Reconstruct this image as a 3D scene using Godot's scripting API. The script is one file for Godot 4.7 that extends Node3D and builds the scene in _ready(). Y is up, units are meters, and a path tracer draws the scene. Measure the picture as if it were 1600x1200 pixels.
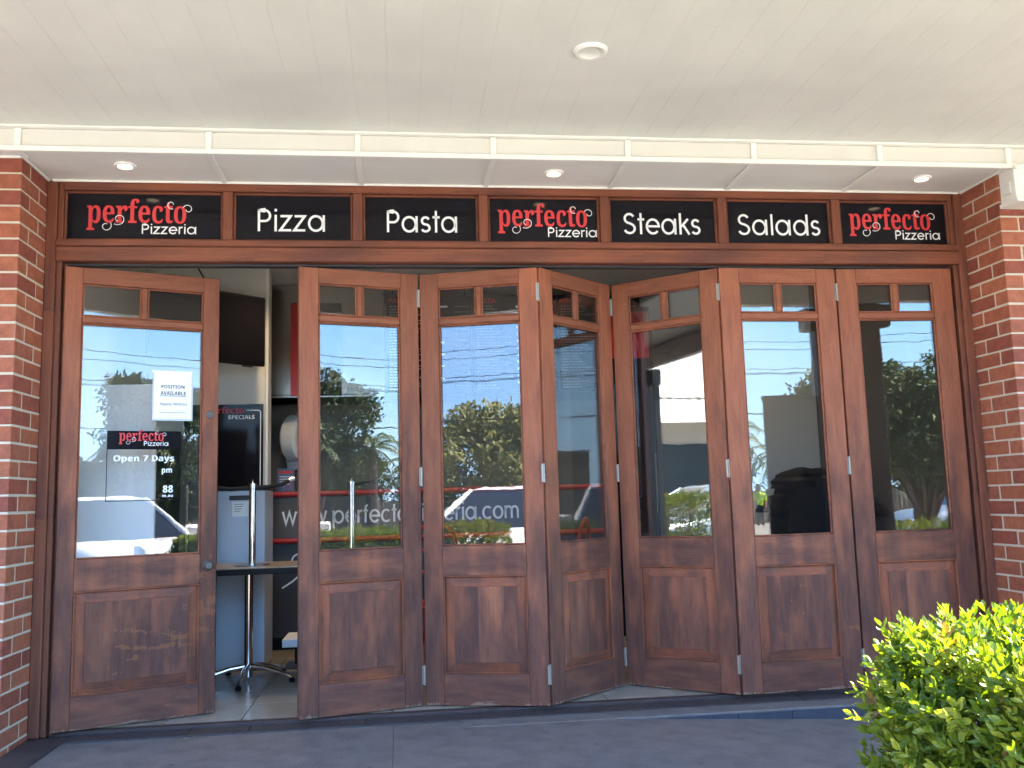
extends Node3D
# A pizzeria shopfront with folding timber doors under a verandah.  x right, y up, z towards the street; shop front in the plane z = 0.

var rng := RandomNumberGenerator.new()
var used := {}
var uv_on := false
var uv_w := 1.0
var uv_h := 1.0
var M := {}

# ------------------------------------------------------------------ helpers: naming
func numbered(called: String) -> String:
	if not used.has(called):
		used[called] = 0
		return called
	used[called] += 1
	return "%s_%03d" % [called, used[called]]

func tag(o: Node, label: String, category: String, group := "") -> Node:
	o.set_meta("label", label)
	o.set_meta("category", category)
	if group != "":
		o.set_meta("group", group)
	return o

func thing(called: String, label: String, category: String, at := Vector3.ZERO, turn := 0.0, group := "") -> Node3D:
	var o := Node3D.new()
	o.name = numbered(called)
	add_child(o)
	o.position = at
	o.rotation.y = turn
	tag(o, label, category, group)
	return o

func structure(called: String) -> Node3D:
	var o := Node3D.new()
	o.name = numbered(called)
	add_child(o)
	o.set_meta("kind", "structure")
	return o

func put(called: String, mesh: Mesh, m: Material, parent: Node, at := Vector3.ZERO, basis := Basis.IDENTITY) -> MeshInstance3D:
	var o := MeshInstance3D.new()
	o.name = called
	o.mesh = mesh
	o.material_override = m
	o.transform = Transform3D(basis, at)
	parent.add_child(o, true)
	return o

func obj(called: String, st: SurfaceTool, m: Material, parent: Node, at := Vector3.ZERO) -> MeshInstance3D:
	return put(called, st.commit(), m, parent, at)

func copy_of(o: Node3D, at: Vector3, turn: float, label: String, group := "") -> Node3D:
	var base := String(o.name)
	if base.substr(base.length() - 3).is_valid_int():
		base = base.substr(0, base.length() - 4)
	var c: Node3D = o.duplicate()
	c.name = numbered(base)
	add_child(c)
	c.position = at
	c.rotation.y = turn
	c.set_meta("label", label)
	if group != "":
		c.set_meta("group", group)
	return c

# ------------------------------------------------------------------ helpers: meshes
func S() -> SurfaceTool:
	var st := SurfaceTool.new()
	st.begin(Mesh.PRIMITIVE_TRIANGLES)
	return st

func vx(st: SurfaceTool, p: Vector3, n: Vector3) -> void:
	st.set_normal(n)
	if uv_on:
		st.set_uv(Vector2(p.x / uv_w, 1.0 - p.y / uv_h))
	st.add_vertex(p)

func tri(st: SurfaceTool, a: Vector3, b: Vector3, c: Vector3, out: Vector3) -> void:
	var n := (c - a).cross(b - a)
	if n.length_squared() < 1e-16:
		return
	n = n.normalized()
	if n.dot(out) < 0.0:
		n = -n
		var t := b
		b = c
		c = t
	vx(st, a, n)
	vx(st, b, n)
	vx(st, c, n)

func quad(st: SurfaceTool, a: Vector3, b: Vector3, c: Vector3, d: Vector3, out: Vector3) -> void:
	tri(st, a, b, c, out)
	tri(st, a, c, d, out)

func smooth_tri(st: SurfaceTool, p: Array, n: Array) -> void:
	var order := [0, 1, 2]
	if (p[2] - p[0]).cross(p[1] - p[0]).dot(n[0] + n[1] + n[2]) < 0.0:
		order = [0, 2, 1]
	for i in order:
		vx(st, p[i], n[i])

func smooth_quad(st: SurfaceTool, p: Array, n: Array) -> void:
	smooth_tri(st, [p[0], p[1], p[2]], [n[0], n[1], n[2]])
	smooth_tri(st, [p[0], p[2], p[3]], [n[0], n[2], n[3]])

# a box with chamfered edges (ch = 0: plain)
func box(st: SurfaceTool, c: Vector3, s: Vector3, ch := 0.0, xf := Transform3D.IDENTITY) -> void:
	var h := s * 0.5
	ch = minf(ch, minf(h.x, minf(h.y, h.z)) * 0.9)
	var P := func(sg: Vector3, axis: int) -> Vector3:
		var v := Vector3(sg.x * (h.x - ch), sg.y * (h.y - ch), sg.z * (h.z - ch))
		v[axis] = sg[axis] * h[axis]
		return xf * (c + v)
	for a in 3:
		var b := (a + 1) % 3
		var d := (a + 2) % 3
		for sa in [-1.0, 1.0]:
			var q := []
			for k in [[-1.0, -1.0], [1.0, -1.0], [1.0, 1.0], [-1.0, 1.0]]:
				var sg := Vector3.ZERO
				sg[a] = sa
				sg[b] = k[0]
				sg[d] = k[1]
				q.append(P.call(sg, a))
			var o := Vector3.ZERO
			o[a] = sa
			quad(st, q[0], q[1], q[2], q[3], xf.basis * o)
			if ch > 0.0:
				for sb in [-1.0, 1.0]:
					var s1 := Vector3.ZERO
					s1[a] = sa
					s1[b] = sb
					s1[d] = -1.0
					var s2 := s1
					s2[d] = 1.0
					var o2 := Vector3.ZERO
					o2[a] = sa
					o2[b] = sb
					quad(st, P.call(s1, a), P.call(s2, a), P.call(s2, b), P.call(s1, b), xf.basis * o2)
	if ch > 0.0:
		for x in [-1.0, 1.0]:
			for y in [-1.0, 1.0]:
				for z in [-1.0, 1.0]:
					var sg := Vector3(x, y, z)
					tri(st, P.call(sg, 0), P.call(sg, 1), P.call(sg, 2), xf.basis * sg)

func bx(x0: float, x1: float, y0: float, y1: float, z0: float, z1: float, ch := 0.002) -> SurfaceTool:
	var st := S()
	box(st, Vector3((x0 + x1) / 2, (y0 + y1) / 2, (z0 + z1) / 2), Vector3(x1 - x0, y1 - y0, z1 - z0), ch)
	return st

func abx(st: SurfaceTool, x0: float, x1: float, y0: float, y1: float, z0: float, z1: float, ch := 0.002) -> void:
	box(st, Vector3((x0 + x1) / 2, (y0 + y1) / 2, (z0 + z1) / 2), Vector3(x1 - x0, y1 - y0, z1 - z0), ch)

func frame_of(dir: Vector3) -> Basis:
	var d := dir.normalized()
	var u := Vector3.UP.cross(d)
	if u.length() < 0.05:
		u = Vector3.RIGHT.cross(d)
	u = u.normalized()
	return Basis(u, d.cross(u).normalized(), d)

func tube(st: SurfaceTool, pts: Array, r, seg := 8) -> void:
	var rings := []
	var norms := []
	var u := Vector3.ZERO
	for i in pts.size():
		var d: Vector3 = (pts[mini(i + 1, pts.size() - 1)] - pts[maxi(i - 1, 0)]).normalized()
		if i == 0:
			u = frame_of(d).x
		else:
			u = (u - d * u.dot(d)).normalized()
		var v := d.cross(u)
		var ring := []
		var nn := []
		var rad: float = r[i] if r is Array else r
		for k in seg:
			var t := TAU * k / seg
			var n := u * cos(t) + v * sin(t)
			nn.append(n)
			ring.append(pts[i] + n * rad)
		rings.append(ring)
		norms.append(nn)
	for i in pts.size() - 1:
		for k in seg:
			var j := (k + 1) % seg
			smooth_quad(st, [rings[i][k], rings[i][j], rings[i + 1][j], rings[i + 1][k]], [norms[i][k], norms[i][j], norms[i + 1][j], norms[i + 1][k]])
	var last := pts.size() - 1
	for k in seg:
		var j := (k + 1) % seg
		tri(st, pts[0], rings[0][k], rings[0][j], pts[0] - pts[1])
		tri(st, pts[last], rings[last][k], rings[last][j], pts[last] - pts[last - 1])

# profile of [radius, height] turned round the y axis of xf
func lathe(st: SurfaceTool, prof: Array, seg := 20, xf := Transform3D.IDENTITY) -> void:
	for i in prof.size() - 1:
		var a: Array = prof[i]
		var b: Array = prof[i + 1]
		var dr: float = b[0] - a[0]
		var dy: float = b[1] - a[1]
		for k in seg:
			var t0 := TAU * k / seg
			var t1 := TAU * (k + 1) / seg
			var c0 := Vector3(cos(t0), 0, sin(t0))
			var c1 := Vector3(cos(t1), 0, sin(t1))
			var n0 := (c0 * dy - Vector3(0, dr, 0)).normalized()
			var n1 := (c1 * dy - Vector3(0, dr, 0)).normalized()
			var p := [xf * (c0 * a[0] + Vector3(0, a[1], 0)), xf * (c1 * a[0] + Vector3(0, a[1], 0)), xf * (c1 * b[0] + Vector3(0, b[1], 0)), xf * (c0 * b[0] + Vector3(0, b[1], 0))]
			n0 = xf.basis * n0
			n1 = xf.basis * n1
			smooth_tri(st, [p[0], p[1], p[2]], [n0, n1, n1])
			smooth_tri(st, [p[0], p[2], p[3]], [n0, n1, n0])

# polygon in x,y pushed from z0 to z1
func prism(st: SurfaceTool, poly: PackedVector2Array, z0: float, z1: float, xf := Transform3D.IDENTITY) -> void:
	var ids := Geometry2D.triangulate_polygon(poly)
	for i in range(0, ids.size(), 3):
		var q := [poly[ids[i]], poly[ids[i + 1]], poly[ids[i + 2]]]
		for z in [z0, z1]:
			tri(st, xf * Vector3(q[0].x, q[0].y, z), xf * Vector3(q[1].x, q[1].y, z), xf * Vector3(q[2].x, q[2].y, z), xf.basis * Vector3(0, 0, -1 if z == z0 else 1) * signf(z1 - z0))
	var cw := Geometry2D.is_polygon_clockwise(poly)
	for i in poly.size():
		var a := poly[i]
		var b := poly[(i + 1) % poly.size()]
		var n := Vector3(b.y - a.y, a.x - b.x, 0) * (-1.0 if cw else 1.0)
		quad(st, xf * Vector3(a.x, a.y, z0), xf * Vector3(b.x, b.y, z0), xf * Vector3(b.x, b.y, z1), xf * Vector3(a.x, a.y, z1), xf.basis * n)

# a flat painted stroke of constant width along a 2D line, th thick
func stroke(st: SurfaceTool, line: Array, w: float, th: float, xf := Transform3D.IDENTITY) -> void:
	var L := []
	var R := []
	for i in line.size():
		var d := Vector2.ZERO
		var k := 1.0
		if i > 0:
			d += (line[i] - line[i - 1]).normalized()
		if i < line.size() - 1:
			d += (line[i + 1] - line[i]).normalized()
		if i > 0 and i < line.size() - 1:
			k = 1.0 / maxf(0.35, d.length() / 2.0)
		d = d.normalized()
		var n := Vector2(-d.y, d.x) * w * 0.5 * k
		L.append(line[i] + n)
		R.append(line[i] - n)
	var T := func(p: Vector2, z: float) -> Vector3: return xf * Vector3(p.x, p.y, z)
	for i in line.size() - 1:
		quad(st, T.call(L[i], th), T.call(R[i], th), T.call(R[i + 1], th), T.call(L[i + 1], th), xf.basis.z)
		var n: Vector2 = (line[i + 1] - line[i]).orthogonal()
		quad(st, T.call(L[i], 0.0), T.call(L[i + 1], 0.0), T.call(L[i + 1], th), T.call(L[i], th), xf.basis * Vector3(-n.x, -n.y, 0))
		quad(st, T.call(R[i], 0.0), T.call(R[i + 1], 0.0), T.call(R[i + 1], th), T.call(R[i], th), xf.basis * Vector3(n.x, n.y, 0))

func arc(cx: float, cy: float, rx: float, ry: float, a0: float, a1: float, n := 14) -> Array:
	var o := []
	for i in n + 1:
		var t := deg_to_rad(lerpf(a0, a1, float(i) / n))
		o.append(Vector2(cx + rx * cos(t), cy + ry * sin(t)))
	return o

# geometric sans letters drawn as strokes: [advance, lines]
func glyph(ch: String) -> Array:
	var V := func(a: Array) -> Array:
		var o := []
		for i in range(0, a.size(), 2):
			o.append(Vector2(a[i], a[i + 1]))
		return o
	match ch:
		"P":
			return [0.56, [V.call([0.08, 0, 0.08, 0.74]), V.call([0.04, 0.70, 0.28, 0.70]) + arc(0.28, 0.52, 0.19, 0.18, 90, -90) + V.call([0.08, 0.34])]]
		"i":
			return [0.22, [V.call([0.11, 0, 0.11, 0.55]), V.call([0.11, 0.66, 0.11, 0.75])]]
		"z":
			return [0.50, [V.call([0.06, 0.51, 0.42, 0.51, 0.05, 0.04, 0.44, 0.04])]]
		"a":
			return [0.72, [arc(0.32, 0.275, 0.245, 0.245, 0, 360, 24), V.call([0.60, 0, 0.60, 0.55])]]
		"d":
			return [0.72, [arc(0.32, 0.275, 0.245, 0.245, 0, 360, 24), V.call([0.60, 0, 0.60, 0.75])]]
		"p":
			return [0.72, [arc(0.38, 0.275, 0.245, 0.245, 0, 360, 24), V.call([0.10, -0.2, 0.10, 0.55])]]
		"s":
			return [0.46, [arc(0.22, 0.395, 0.135, 0.12, 25, 270, 12) + arc(0.22, 0.155, 0.15, 0.12, 90, -155, 12).slice(1)]]
		"S":
			return [0.58, [arc(0.28, 0.545, 0.185, 0.16, 25, 270, 14) + arc(0.28, 0.20, 0.205, 0.165, 90, -160, 14).slice(1)]]
		"t":
			return [0.32, [V.call([0.16, 0, 0.16, 0.74]), V.call([0.03, 0.52, 0.30, 0.52])]]
		"e":
			return [0.64, [V.call([0.08, 0.28, 0.57, 0.28]) + arc(0.325, 0.275, 0.245, 0.245, 5, 318, 22)]]
		"k":
			return [0.50, [V.call([0.09, 0, 0.09, 0.75]), V.call([0.41, 0.55, 0.12, 0.27]), V.call([0.20, 0.35, 0.45, 0]) ]]
		"l":
			return [0.22, [V.call([0.11, 0, 0.11, 0.75])]]
		"r":
			return [0.36, [V.call([0.10, 0, 0.10, 0.55]), arc(0.30, 0.33, 0.20, 0.18, 180, 85, 8)]]
		"w":
			return [0.82, [V.call([0.05, 0.55, 0.22, 0.03, 0.40, 0.53, 0.58, 0.03, 0.76, 0.55])]]
		"f":
			return [0.32, [V.call([0.14, 0]) + arc(0.26, 0.60, 0.12, 0.13, 180, 85, 6), V.call([0.02, 0.51, 0.28, 0.51])]]
		"c":
			return [0.60, [arc(0.325, 0.275, 0.245, 0.245, 48, 312, 20)]]
		"o":
			return [0.65, [arc(0.325, 0.275, 0.245, 0.245, 0, 360, 24)]]
		"m":
			return [0.90, [V.call([0.10, 0, 0.10, 0.55]), V.call([0.10, 0.32]) + arc(0.275, 0.34, 0.175, 0.17, 180, 0, 10) + V.call([0.45, 0]), V.call([0.45, 0.32]) + arc(0.625, 0.34, 0.175, 0.17, 180, 0, 10) + V.call([0.80, 0])]]
		"n":
			return [0.58, [V.call([0.10, 0, 0.10, 0.55]), V.call([0.10, 0.32]) + arc(0.28, 0.34, 0.18, 0.17, 180, 0, 10) + V.call([0.46, 0])]]
		"u":
			return [0.58, [V.call([0.46, 0, 0.46, 0.55]), V.call([0.10, 0.55]) + arc(0.28, 0.22, 0.18, 0.17, 180, 360, 10)]]
		"y":
			return [0.52, [V.call([0.05, 0.55, 0.27, 0.02]), V.call([0.48, 0.55, 0.18, -0.2])]]
		".":
			return [0.24, [V.call([0.12, 0, 0.12, 0.09])]]
	return [0.3, []]

# text in x0..x1 on the base line y, capital height cap; one mesh per letter
func sans(text: String, x0: float, x1: float, y: float, cap: float, weight: float, z: float, th: float, m: Material, parent: Node, called := "letter") -> void:
	var total := 0.0
	for c in text:
		total += glyph(c)[0]
	total -= 0.12
	var em := cap / 0.75
	var kx := (x1 - x0) / (total * em)
	var at := -0.05
	for c in text:
		var g := glyph(c)
		var st := S()
		for ln in g[1]:
			var l2 := []
			for p in ln:
				l2.append(Vector2((p.x + at) * em * kx, p.y * em))
			stroke(st, l2, weight * em, th)
		at += g[0]
		obj(called, st, m, parent, Vector3(x0, y, z))

func type_mesh(text: String, font: String, bold: bool, size: float, depth := 0.002) -> TextMesh:
	var f := SystemFont.new()
	f.font_names = PackedStringArray([font])
	f.font_weight = 700 if bold else 400
	var t := TextMesh.new()
	t.text = text
	t.font = f
	t.font_size = 64
	t.pixel_size = size / 64.0
	t.depth = depth
	t.curve_step = 4.0
	t.horizontal_alignment = HORIZONTAL_ALIGNMENT_LEFT
	t.vertical_alignment = VERTICAL_ALIGNMENT_BOTTOM
	return t

# print of one line of type fitted to x0..x1 with its lowest edge on y
func typed(text: String, font: String, bold: bool, x0: float, x1: float, y0: float, y1: float, z: float, m: Material, parent: Node, called := "lettering") -> void:
	var t := type_mesh(text, font, bold, 0.1)
	var bb := t.get_aabb()
	if bb.size.x <= 0.0:
		return
	var sx := (x1 - x0) / bb.size.x
	var sy := (y1 - y0) / bb.size.y
	var o := put(called, t, m, parent)
	o.scale = Vector3(sx, sy, 1.0)
	o.position = Vector3(x0 - bb.position.x * sx, y0 - bb.position.y * sy, z)

func spiral(c: Vector2, r0: float, r1: float, a0: float, a1: float, n := 26) -> Array:
	var o := []
	for i in n + 1:
		var t := float(i) / n
		var a := deg_to_rad(lerpf(a0, a1, t))
		o.append(c + Vector2(cos(a), sin(a)) * lerpf(r0, r1, t))
	return o

# the red and white shop name: w wide, left end of the p at x, base line of the p at y
func logo(x: float, y: float, w: float, z: float, parent: Node) -> void:
	var k := w / 0.555
	typed("perfecto", "Droid Serif", true, x, x + 0.535 * k, y - 0.058 * k, y + 0.125 * k, z, M.sign_red, parent)
	sans("Pizzeria", x + 0.298 * k, x + 0.592 * k, y - 0.078 * k, 0.058 * k, 0.088, z, 0.002, M.sign_white, parent)
	var sw := 0.0033 * k
	for ln in [spiral(Vector2(0.105, -0.034), 0.012, 0.030, 60, 400) , spiral(Vector2(0.170, 0.004), 0.008, 0.030, 250, 20) + arc(0.165, 0.0, 0.034, 0.026, 0, -120, 10), spiral(Vector2(0.455, 0.092), 0.010, 0.026, 0, 290), spiral(Vector2(0.545, 0.066), 0.028, 0.010, 160, -170)]:
		var l2 := []
		for p in ln:
			l2.append(Vector2(x, y) + p * k)
		var st := S()
		stroke(st, l2, sw, 0.0032)
		obj("flourish", st, M.sign_white, parent, Vector3(0, 0, z))

# ------------------------------------------------------------------ helpers: materials
func lin(r: float, g: float, b: float) -> Color:
	return Color(r, g, b).linear_to_srgb()

func mat(r: float, g: float, b: float, rough: float, metal := 0.0) -> StandardMaterial3D:
	var m := StandardMaterial3D.new()
	m.albedo_color = lin(r, g, b)
	m.roughness = rough
	m.metallic = metal
	return m

func noise(sd: int, freq: float, oct := 4, kind := FastNoiseLite.TYPE_SIMPLEX_SMOOTH) -> FastNoiseLite:
	var n := FastNoiseLite.new()
	n.seed = sd
	n.frequency = freq
	n.fractal_octaves = oct
	n.noise_type = kind
	return n

func enc(v: float) -> int:
	return int(clampf(pow(clampf(v, 0.0, 1.0), 1.0 / 2.2), 0.0, 1.0) * 255.0)

# grey mottle texture (multiplies the albedo): mean about hi, dips to lo, seamless
func mottle(sd: int, freq: float, lo: float, hi: float, fine := 0.5, size := 256) -> ImageTexture:
	var a := noise(sd, freq, 5).get_seamless_image(size, size)
	var b := noise(sd + 7, 0.25, 2).get_seamless_image(size, size)
	var da := a.get_data()
	var db := b.get_data()
	var o := PackedByteArray()
	o.resize(size * size * 3)
	for i in size * size:
		var v := lerpf(da[i] / 255.0, db[i] / 255.0, fine)
		var e := enc(lerpf(lo, hi, v))
		o[i * 3] = e
		o[i * 3 + 1] = e
		o[i * 3 + 2] = e
	return ImageTexture.create_from_image(Image.create_from_data(size, size, false, Image.FORMAT_RGB8, o))

func bump(sd: int, freq: float, strength: float, size := 256) -> ImageTexture:
	var a := noise(sd, freq, 4).get_seamless_image(size, size)
	a.convert(Image.FORMAT_RGBA8)
	a.bump_map_to_normal_map(strength)
	return ImageTexture.create_from_image(a)

func tri_map(m: StandardMaterial3D, sc: Vector3, world := true) -> StandardMaterial3D:
	m.uv1_triplanar = true
	m.uv1_world_triplanar = world
	m.uv1_scale = sc
	return m

# wood streaks; along = true: along v (vertical), else along u
func wood_tex(sd: int, vertical: bool) -> ImageTexture:
	var w := 256
	var n1 := noise(sd, 0.06, 4)
	var n2 := noise(sd + 3, 0.02, 3)
	var n3 := noise(sd + 5, 0.012, 3)
	var o := PackedByteArray()
	o.resize(w * w * 3)
	for y in w:
		for x in w:
			var u: float = x if vertical else y
			var v: float = y if vertical else x
			var g := n1.get_noise_2d(u * 2.0, v * 0.10) * 0.5 + 0.5
			var s := n2.get_noise_2d(u * 3.0, v * 0.20) * 0.35 + 0.5
			var p := clampf(n3.get_noise_2d(u * 1.3, v * 0.6) * 1.1 + 0.35, 0.0, 1.0)
			var t := 0.55 + 0.5 * g * s + 0.22 * s
			var c := Vector3(0.265, 0.085, 0.044).lerp(Vector3(0.130, 0.050, 0.036), p * 0.75) * t
			var i := (y * w + x) * 3
			o[i] = enc(c.x)
			o[i + 1] = enc(c.y)
			o[i + 2] = enc(c.z)
	return ImageTexture.create_from_image(Image.create_from_data(w, w, false, Image.FORMAT_RGB8, o))

# timber of one whole door leaf: grain along each member, varnish weathered off in patches, bare scuffs
func door_tex(sd: int, w: float, sw: float, scuffed: float) -> ImageTexture:
	var W := 192
	var H := 600
	var g1 := noise(sd, 0.05, 4)
	var g2 := noise(sd + 1, 0.012, 3)
	var pn := noise(sd + 2, 0.016, 5)
	var sc := noise(sd + 3, 0.05, 4)
	var st := noise(sd + 4, 0.5, 1)
	var g3 := noise(sd + 6, 0.2, 2)
	var o := PackedByteArray()
	o.resize(W * H * 3)
	for j in H:
		var y := 2.475 * (1.0 - (j + 0.5) / H)
		for i in W:
			var x := w * (i + 0.5) / W
			var mm := x * 400.0
			var my := y * 400.0
			var stile := x < sw or x > w - sw
			var panel := not stile and y > 0.195 and y < 0.73
			var vert := stile or panel
			var off := 0.0
			var margin := false
			var stave := 0.0
			if panel:
				margin = x < sw + 0.062 or x > w - sw - 0.062 or y < 0.257 or y > 0.668
				if margin:
					off = 900.0
					vert = x < sw + 0.062 or x > w - sw - 0.062
				else:
					var q := floorf((x - sw) / (w - 2 * sw) * 3.3 + sd * 0.37)
					off = q * 333.0
					stave = st.get_noise_2d(q * 17.0, sd) * 0.9
			elif not stile:
				off = 500.0 + floorf(y * 2.0) * 211.0
			elif x > w - sw:
				off = 1500.0
			var g := 0.0
			var b := 0.0
			if vert:
				g = g1.get_noise_2d(mm * 3.0 + off, my * 0.16)
				b = g2.get_noise_2d(mm * 3.0 + off, my * 0.5)
			else:
				g = g1.get_noise_2d(mm * 0.16 + off, my * 3.0)
				b = g2.get_noise_2d(mm * 0.5 + off, my * 3.0)
			var p := pn.get_noise_2d(mm * (1.2 if vert else 0.4), my * (0.4 if vert else 1.2) + off)
			# weathering: greyed patches, most where boots and rain reach the timber
			var reach := lerpf(0.46, -0.55, smoothstep(0.35, 1.80, y + pn.get_noise_2d(mm * 0.8 + off, 700.0) * 0.9))
			if margin:
				reach -= 0.38
			var edge := 0.10 if stile and (x < 0.02 or x > w - 0.02) else 0.0
			var we := smoothstep(-0.55, 0.60, p * 0.75 + g * 0.16 + b * 0.14 + reach + edge)
			var c := Vector3(0.280, 0.088, 0.043).lerp(Vector3(0.335, 0.118, 0.056), clampf(b * 0.7 + stave * 0.6 + 0.3, 0.0, 1.0))
			if margin:
				c = Vector3(0.285, 0.083, 0.036)
			var wc := Vector3(0.072, 0.031, 0.025).lerp(Vector3(0.140, 0.053, 0.034), clampf(b * 0.7 + stave * 0.9 + 0.35, 0.0, 1.0))
			c = c.lerp(wc, we * 0.85)
			c *= 0.95 + 0.22 * g + 0.10 * g3.get_noise_2d(mm * 6.0 + off if vert else mm * 0.3 + off, my * 0.3 if vert else my * 6.0)
			c *= 1.0 + 0.22 * st.get_noise_2d(off * 0.731 + sd, 5.0)
			if y < 0.05 and p + g > 0.05 and y < 0.034 + 0.02 * g:
				c = c.lerp(Vector3(0.30, 0.19, 0.13), 0.6)
			if y < 1.0 and scuffed > 0.0:
				var s := sc.get_noise_2d(mm * 0.16 + 40.0, my * 0.62)
				var lock := scuffed > 0.5 and x > w - sw - 0.02 and y > 0.55 and y < 0.80
				var kick := absf(y - 0.36 - 0.12 * (x / w)) < 0.12 and x > 0.28 * w
				if s + g * 0.28 > (0.18 if lock else (0.34 if kick and scuffed > 0.5 else 0.62)):
					c = c.lerp(Vector3(0.30, 0.105, 0.038), 0.5)
			var k := (j * W + i) * 3
			o[k] = enc(c.x)
			o[k + 1] = enc(c.y)
			o[k + 2] = enc(c.z)
	return ImageTexture.create_from_image(Image.create_from_data(W, H, false, Image.FORMAT_RGB8, o))

func make_materials() -> void:
	M.wood_v = tri_map(mat(1, 1, 1, 0.5), Vector3(2.2, 0.9, 2.2), false)
	M.wood_v.albedo_texture = wood_tex(11, true)
	M.wood_h = tri_map(mat(1, 1, 1, 0.5), Vector3(0.9, 2.2, 2.2), false)
	M.wood_h.albedo_texture = wood_tex(23, false)
	for k in ["wood_v", "wood_h"]:
		M[k].normal_enabled = true
		M[k].normal_texture = bump(31, 0.08, 2.0)
		M[k].normal_scale = 0.25
		M[k].metallic_specular = 0.30
	M.sill = tri_map(mat(0.06, 0.035, 0.032, 0.6), Vector3(1.5, 1.5, 1.5))
	M.sill.albedo_texture = mottle(41, 0.03, 0.55, 1.0)
	# bricks
	var btex := mottle(51, 0.02, 0.62, 1.12, 0.35)
	var bn := bump(52, 0.09, 5.0)
	M.bricks = []
	for c in [Vector3(0.39, 0.112, 0.055), Vector3(0.355, 0.098, 0.050), Vector3(0.42, 0.130, 0.066), Vector3(0.31, 0.080, 0.045), Vector3(0.40, 0.122, 0.058), Vector3(0.365, 0.112, 0.060), Vector3(0.285, 0.072, 0.042)]:
		var m := tri_map(mat(c.x, c.y, c.z, 0.82), Vector3(3.1, 3.1, 3.1))
		m.albedo_texture = btex
		m.normal_enabled = true
		m.normal_texture = bn
		m.normal_scale = 0.55
		M.bricks.append(m)
	M.mortar = tri_map(mat(0.62, 0.53, 0.40, 0.9), Vector3(4, 4, 4))
	M.mortar.albedo_texture = mottle(61, 0.05, 0.72, 1.05, 0.6)
	# paint
	M.white = tri_map(mat(0.86, 0.84, 0.77, 0.42), Vector3(0.8, 0.8, 0.8))
	M.white.albedo_texture = mottle(71, 0.012, 0.93, 1.0, 0.25)
	M.ceil = tri_map(mat(0.765, 0.765, 0.695, 0.45), Vector3(0.5, 0.5, 0.5))
	M.ceil.albedo_texture = mottle(72, 0.008, 0.87, 1.03, 0.15)
	M.soffit = tri_map(mat(0.82, 0.80, 0.74, 0.5), Vector3(0.8, 0.8, 0.8))
	M.fascia = tri_map(mat(0.70, 0.68, 0.61, 0.45), Vector3(0.8, 0.8, 0.8))  # darker white for the panels: recess shade put into the colour
	M.fascia.albedo_texture = M.white.albedo_texture
	M.soffit.albedo_texture = M.white.albedo_texture
	# ground
	M.path = tri_map(mat(0.160, 0.140, 0.132, 0.7), Vector3(0.9, 0.9, 0.9))
	M.path.albedo_texture = mottle(81, 0.012, 0.45, 1.35, 0.5, 512)
	M.path.normal_enabled = true
	M.path.normal_texture = bump(82, 0.2, 3.0)
	M.path.normal_scale = 0.3
	M.border = tri_map(mat(0.050, 0.043, 0.046, 0.5), Vector3(1.7, 1.7, 1.7))
	M.border.albedo_texture = M.path.albedo_texture
	M.riser = tri_map(mat(0.040, 0.041, 0.060, 0.5), Vector3(1.7, 1.7, 1.7))
	M.riser.albedo_texture = M.path.albedo_texture
	M.bay_concrete = tri_map(mat(0.285, 0.265, 0.225, 0.85), Vector3(0.7, 0.7, 0.7))  # pale warm concrete bays, lightened to bounce sun up onto the ceiling
	M.bay_concrete.albedo_texture = M.path.albedo_texture
	M.concrete = tri_map(mat(0.36, 0.33, 0.28, 0.85), Vector3(0.6, 0.6, 0.6))
	M.concrete.albedo_texture = M.path.albedo_texture
	M.soil = tri_map(mat(0.10, 0.07, 0.045, 0.95), Vector3(1, 1, 1))
	M.soil.albedo_texture = M.path.albedo_texture
	M.line_paint = mat(0.75, 0.74, 0.70, 0.7)
	M.tile = []
	for c in [Vector3(0.34, 0.295, 0.23), Vector3(0.315, 0.275, 0.21), Vector3(0.36, 0.31, 0.245)]:
		var m := tri_map(mat(c.x, c.y, c.z, 0.22), Vector3(1.2, 1.2, 1.2))
		m.albedo_texture = mottle(91, 0.015, 0.85, 1.05, 0.3)
		M.tile.append(m)
	M.grout = mat(0.05, 0.045, 0.04, 0.9)
	# glass and metal
	M.glass = mat(0.02, 0.03, 0.03, 0.0)
	M.glass.transparency = BaseMaterial3D.TRANSPARENCY_ALPHA
	M.glass.albedo_color.a = 0.03
	M.glass = tri_map(M.glass, Vector3(0.9, 0.9, 0.9))
	M.glass.normal_enabled = true
	M.glass.normal_texture = bump(99, 0.012, 6.0)
	M.glass.normal_scale = 0.004
	M.chrome = mat(0.72, 0.72, 0.72, 0.16, 1.0)
	M.steel = tri_map(mat(0.30, 0.275, 0.24, 0.24, 1.0), Vector3(2, 2, 2))
	M.dull = mat(0.085, 0.068, 0.055, 0.4, 0.3)
	M.zinc = mat(0.33, 0.305, 0.26, 0.45, 0.8)
	M.black_gloss = mat(0.010, 0.009, 0.012, 0.08)
	M.black_gloss.metallic_specular = 0.27
	M.black = mat(0.006, 0.0055, 0.007, 0.5)
	M.black.metallic_specular = 0.3
	M.charcoal = mat(0.035, 0.033, 0.036, 0.5)
	M.red = mat(0.42, 0.016, 0.022, 0.3)
	M.sign_red = mat(0.62, 0.035, 0.04, 0.5)
	M.sign_white = mat(0.85, 0.85, 0.84, 0.5)
	M.inner_wall = tri_map(mat(0.72, 0.69, 0.62, 0.7), Vector3(1, 1, 1))
	M.inner_wall.albedo_texture = M.white.albedo_texture
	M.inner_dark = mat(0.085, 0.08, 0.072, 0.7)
	M.inner_grey = mat(0.48, 0.49, 0.45, 0.7)
	M.fridge = mat(0.52, 0.56, 0.62, 0.35)
	M.paper = mat(0.86, 0.85, 0.82, 0.8)
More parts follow.
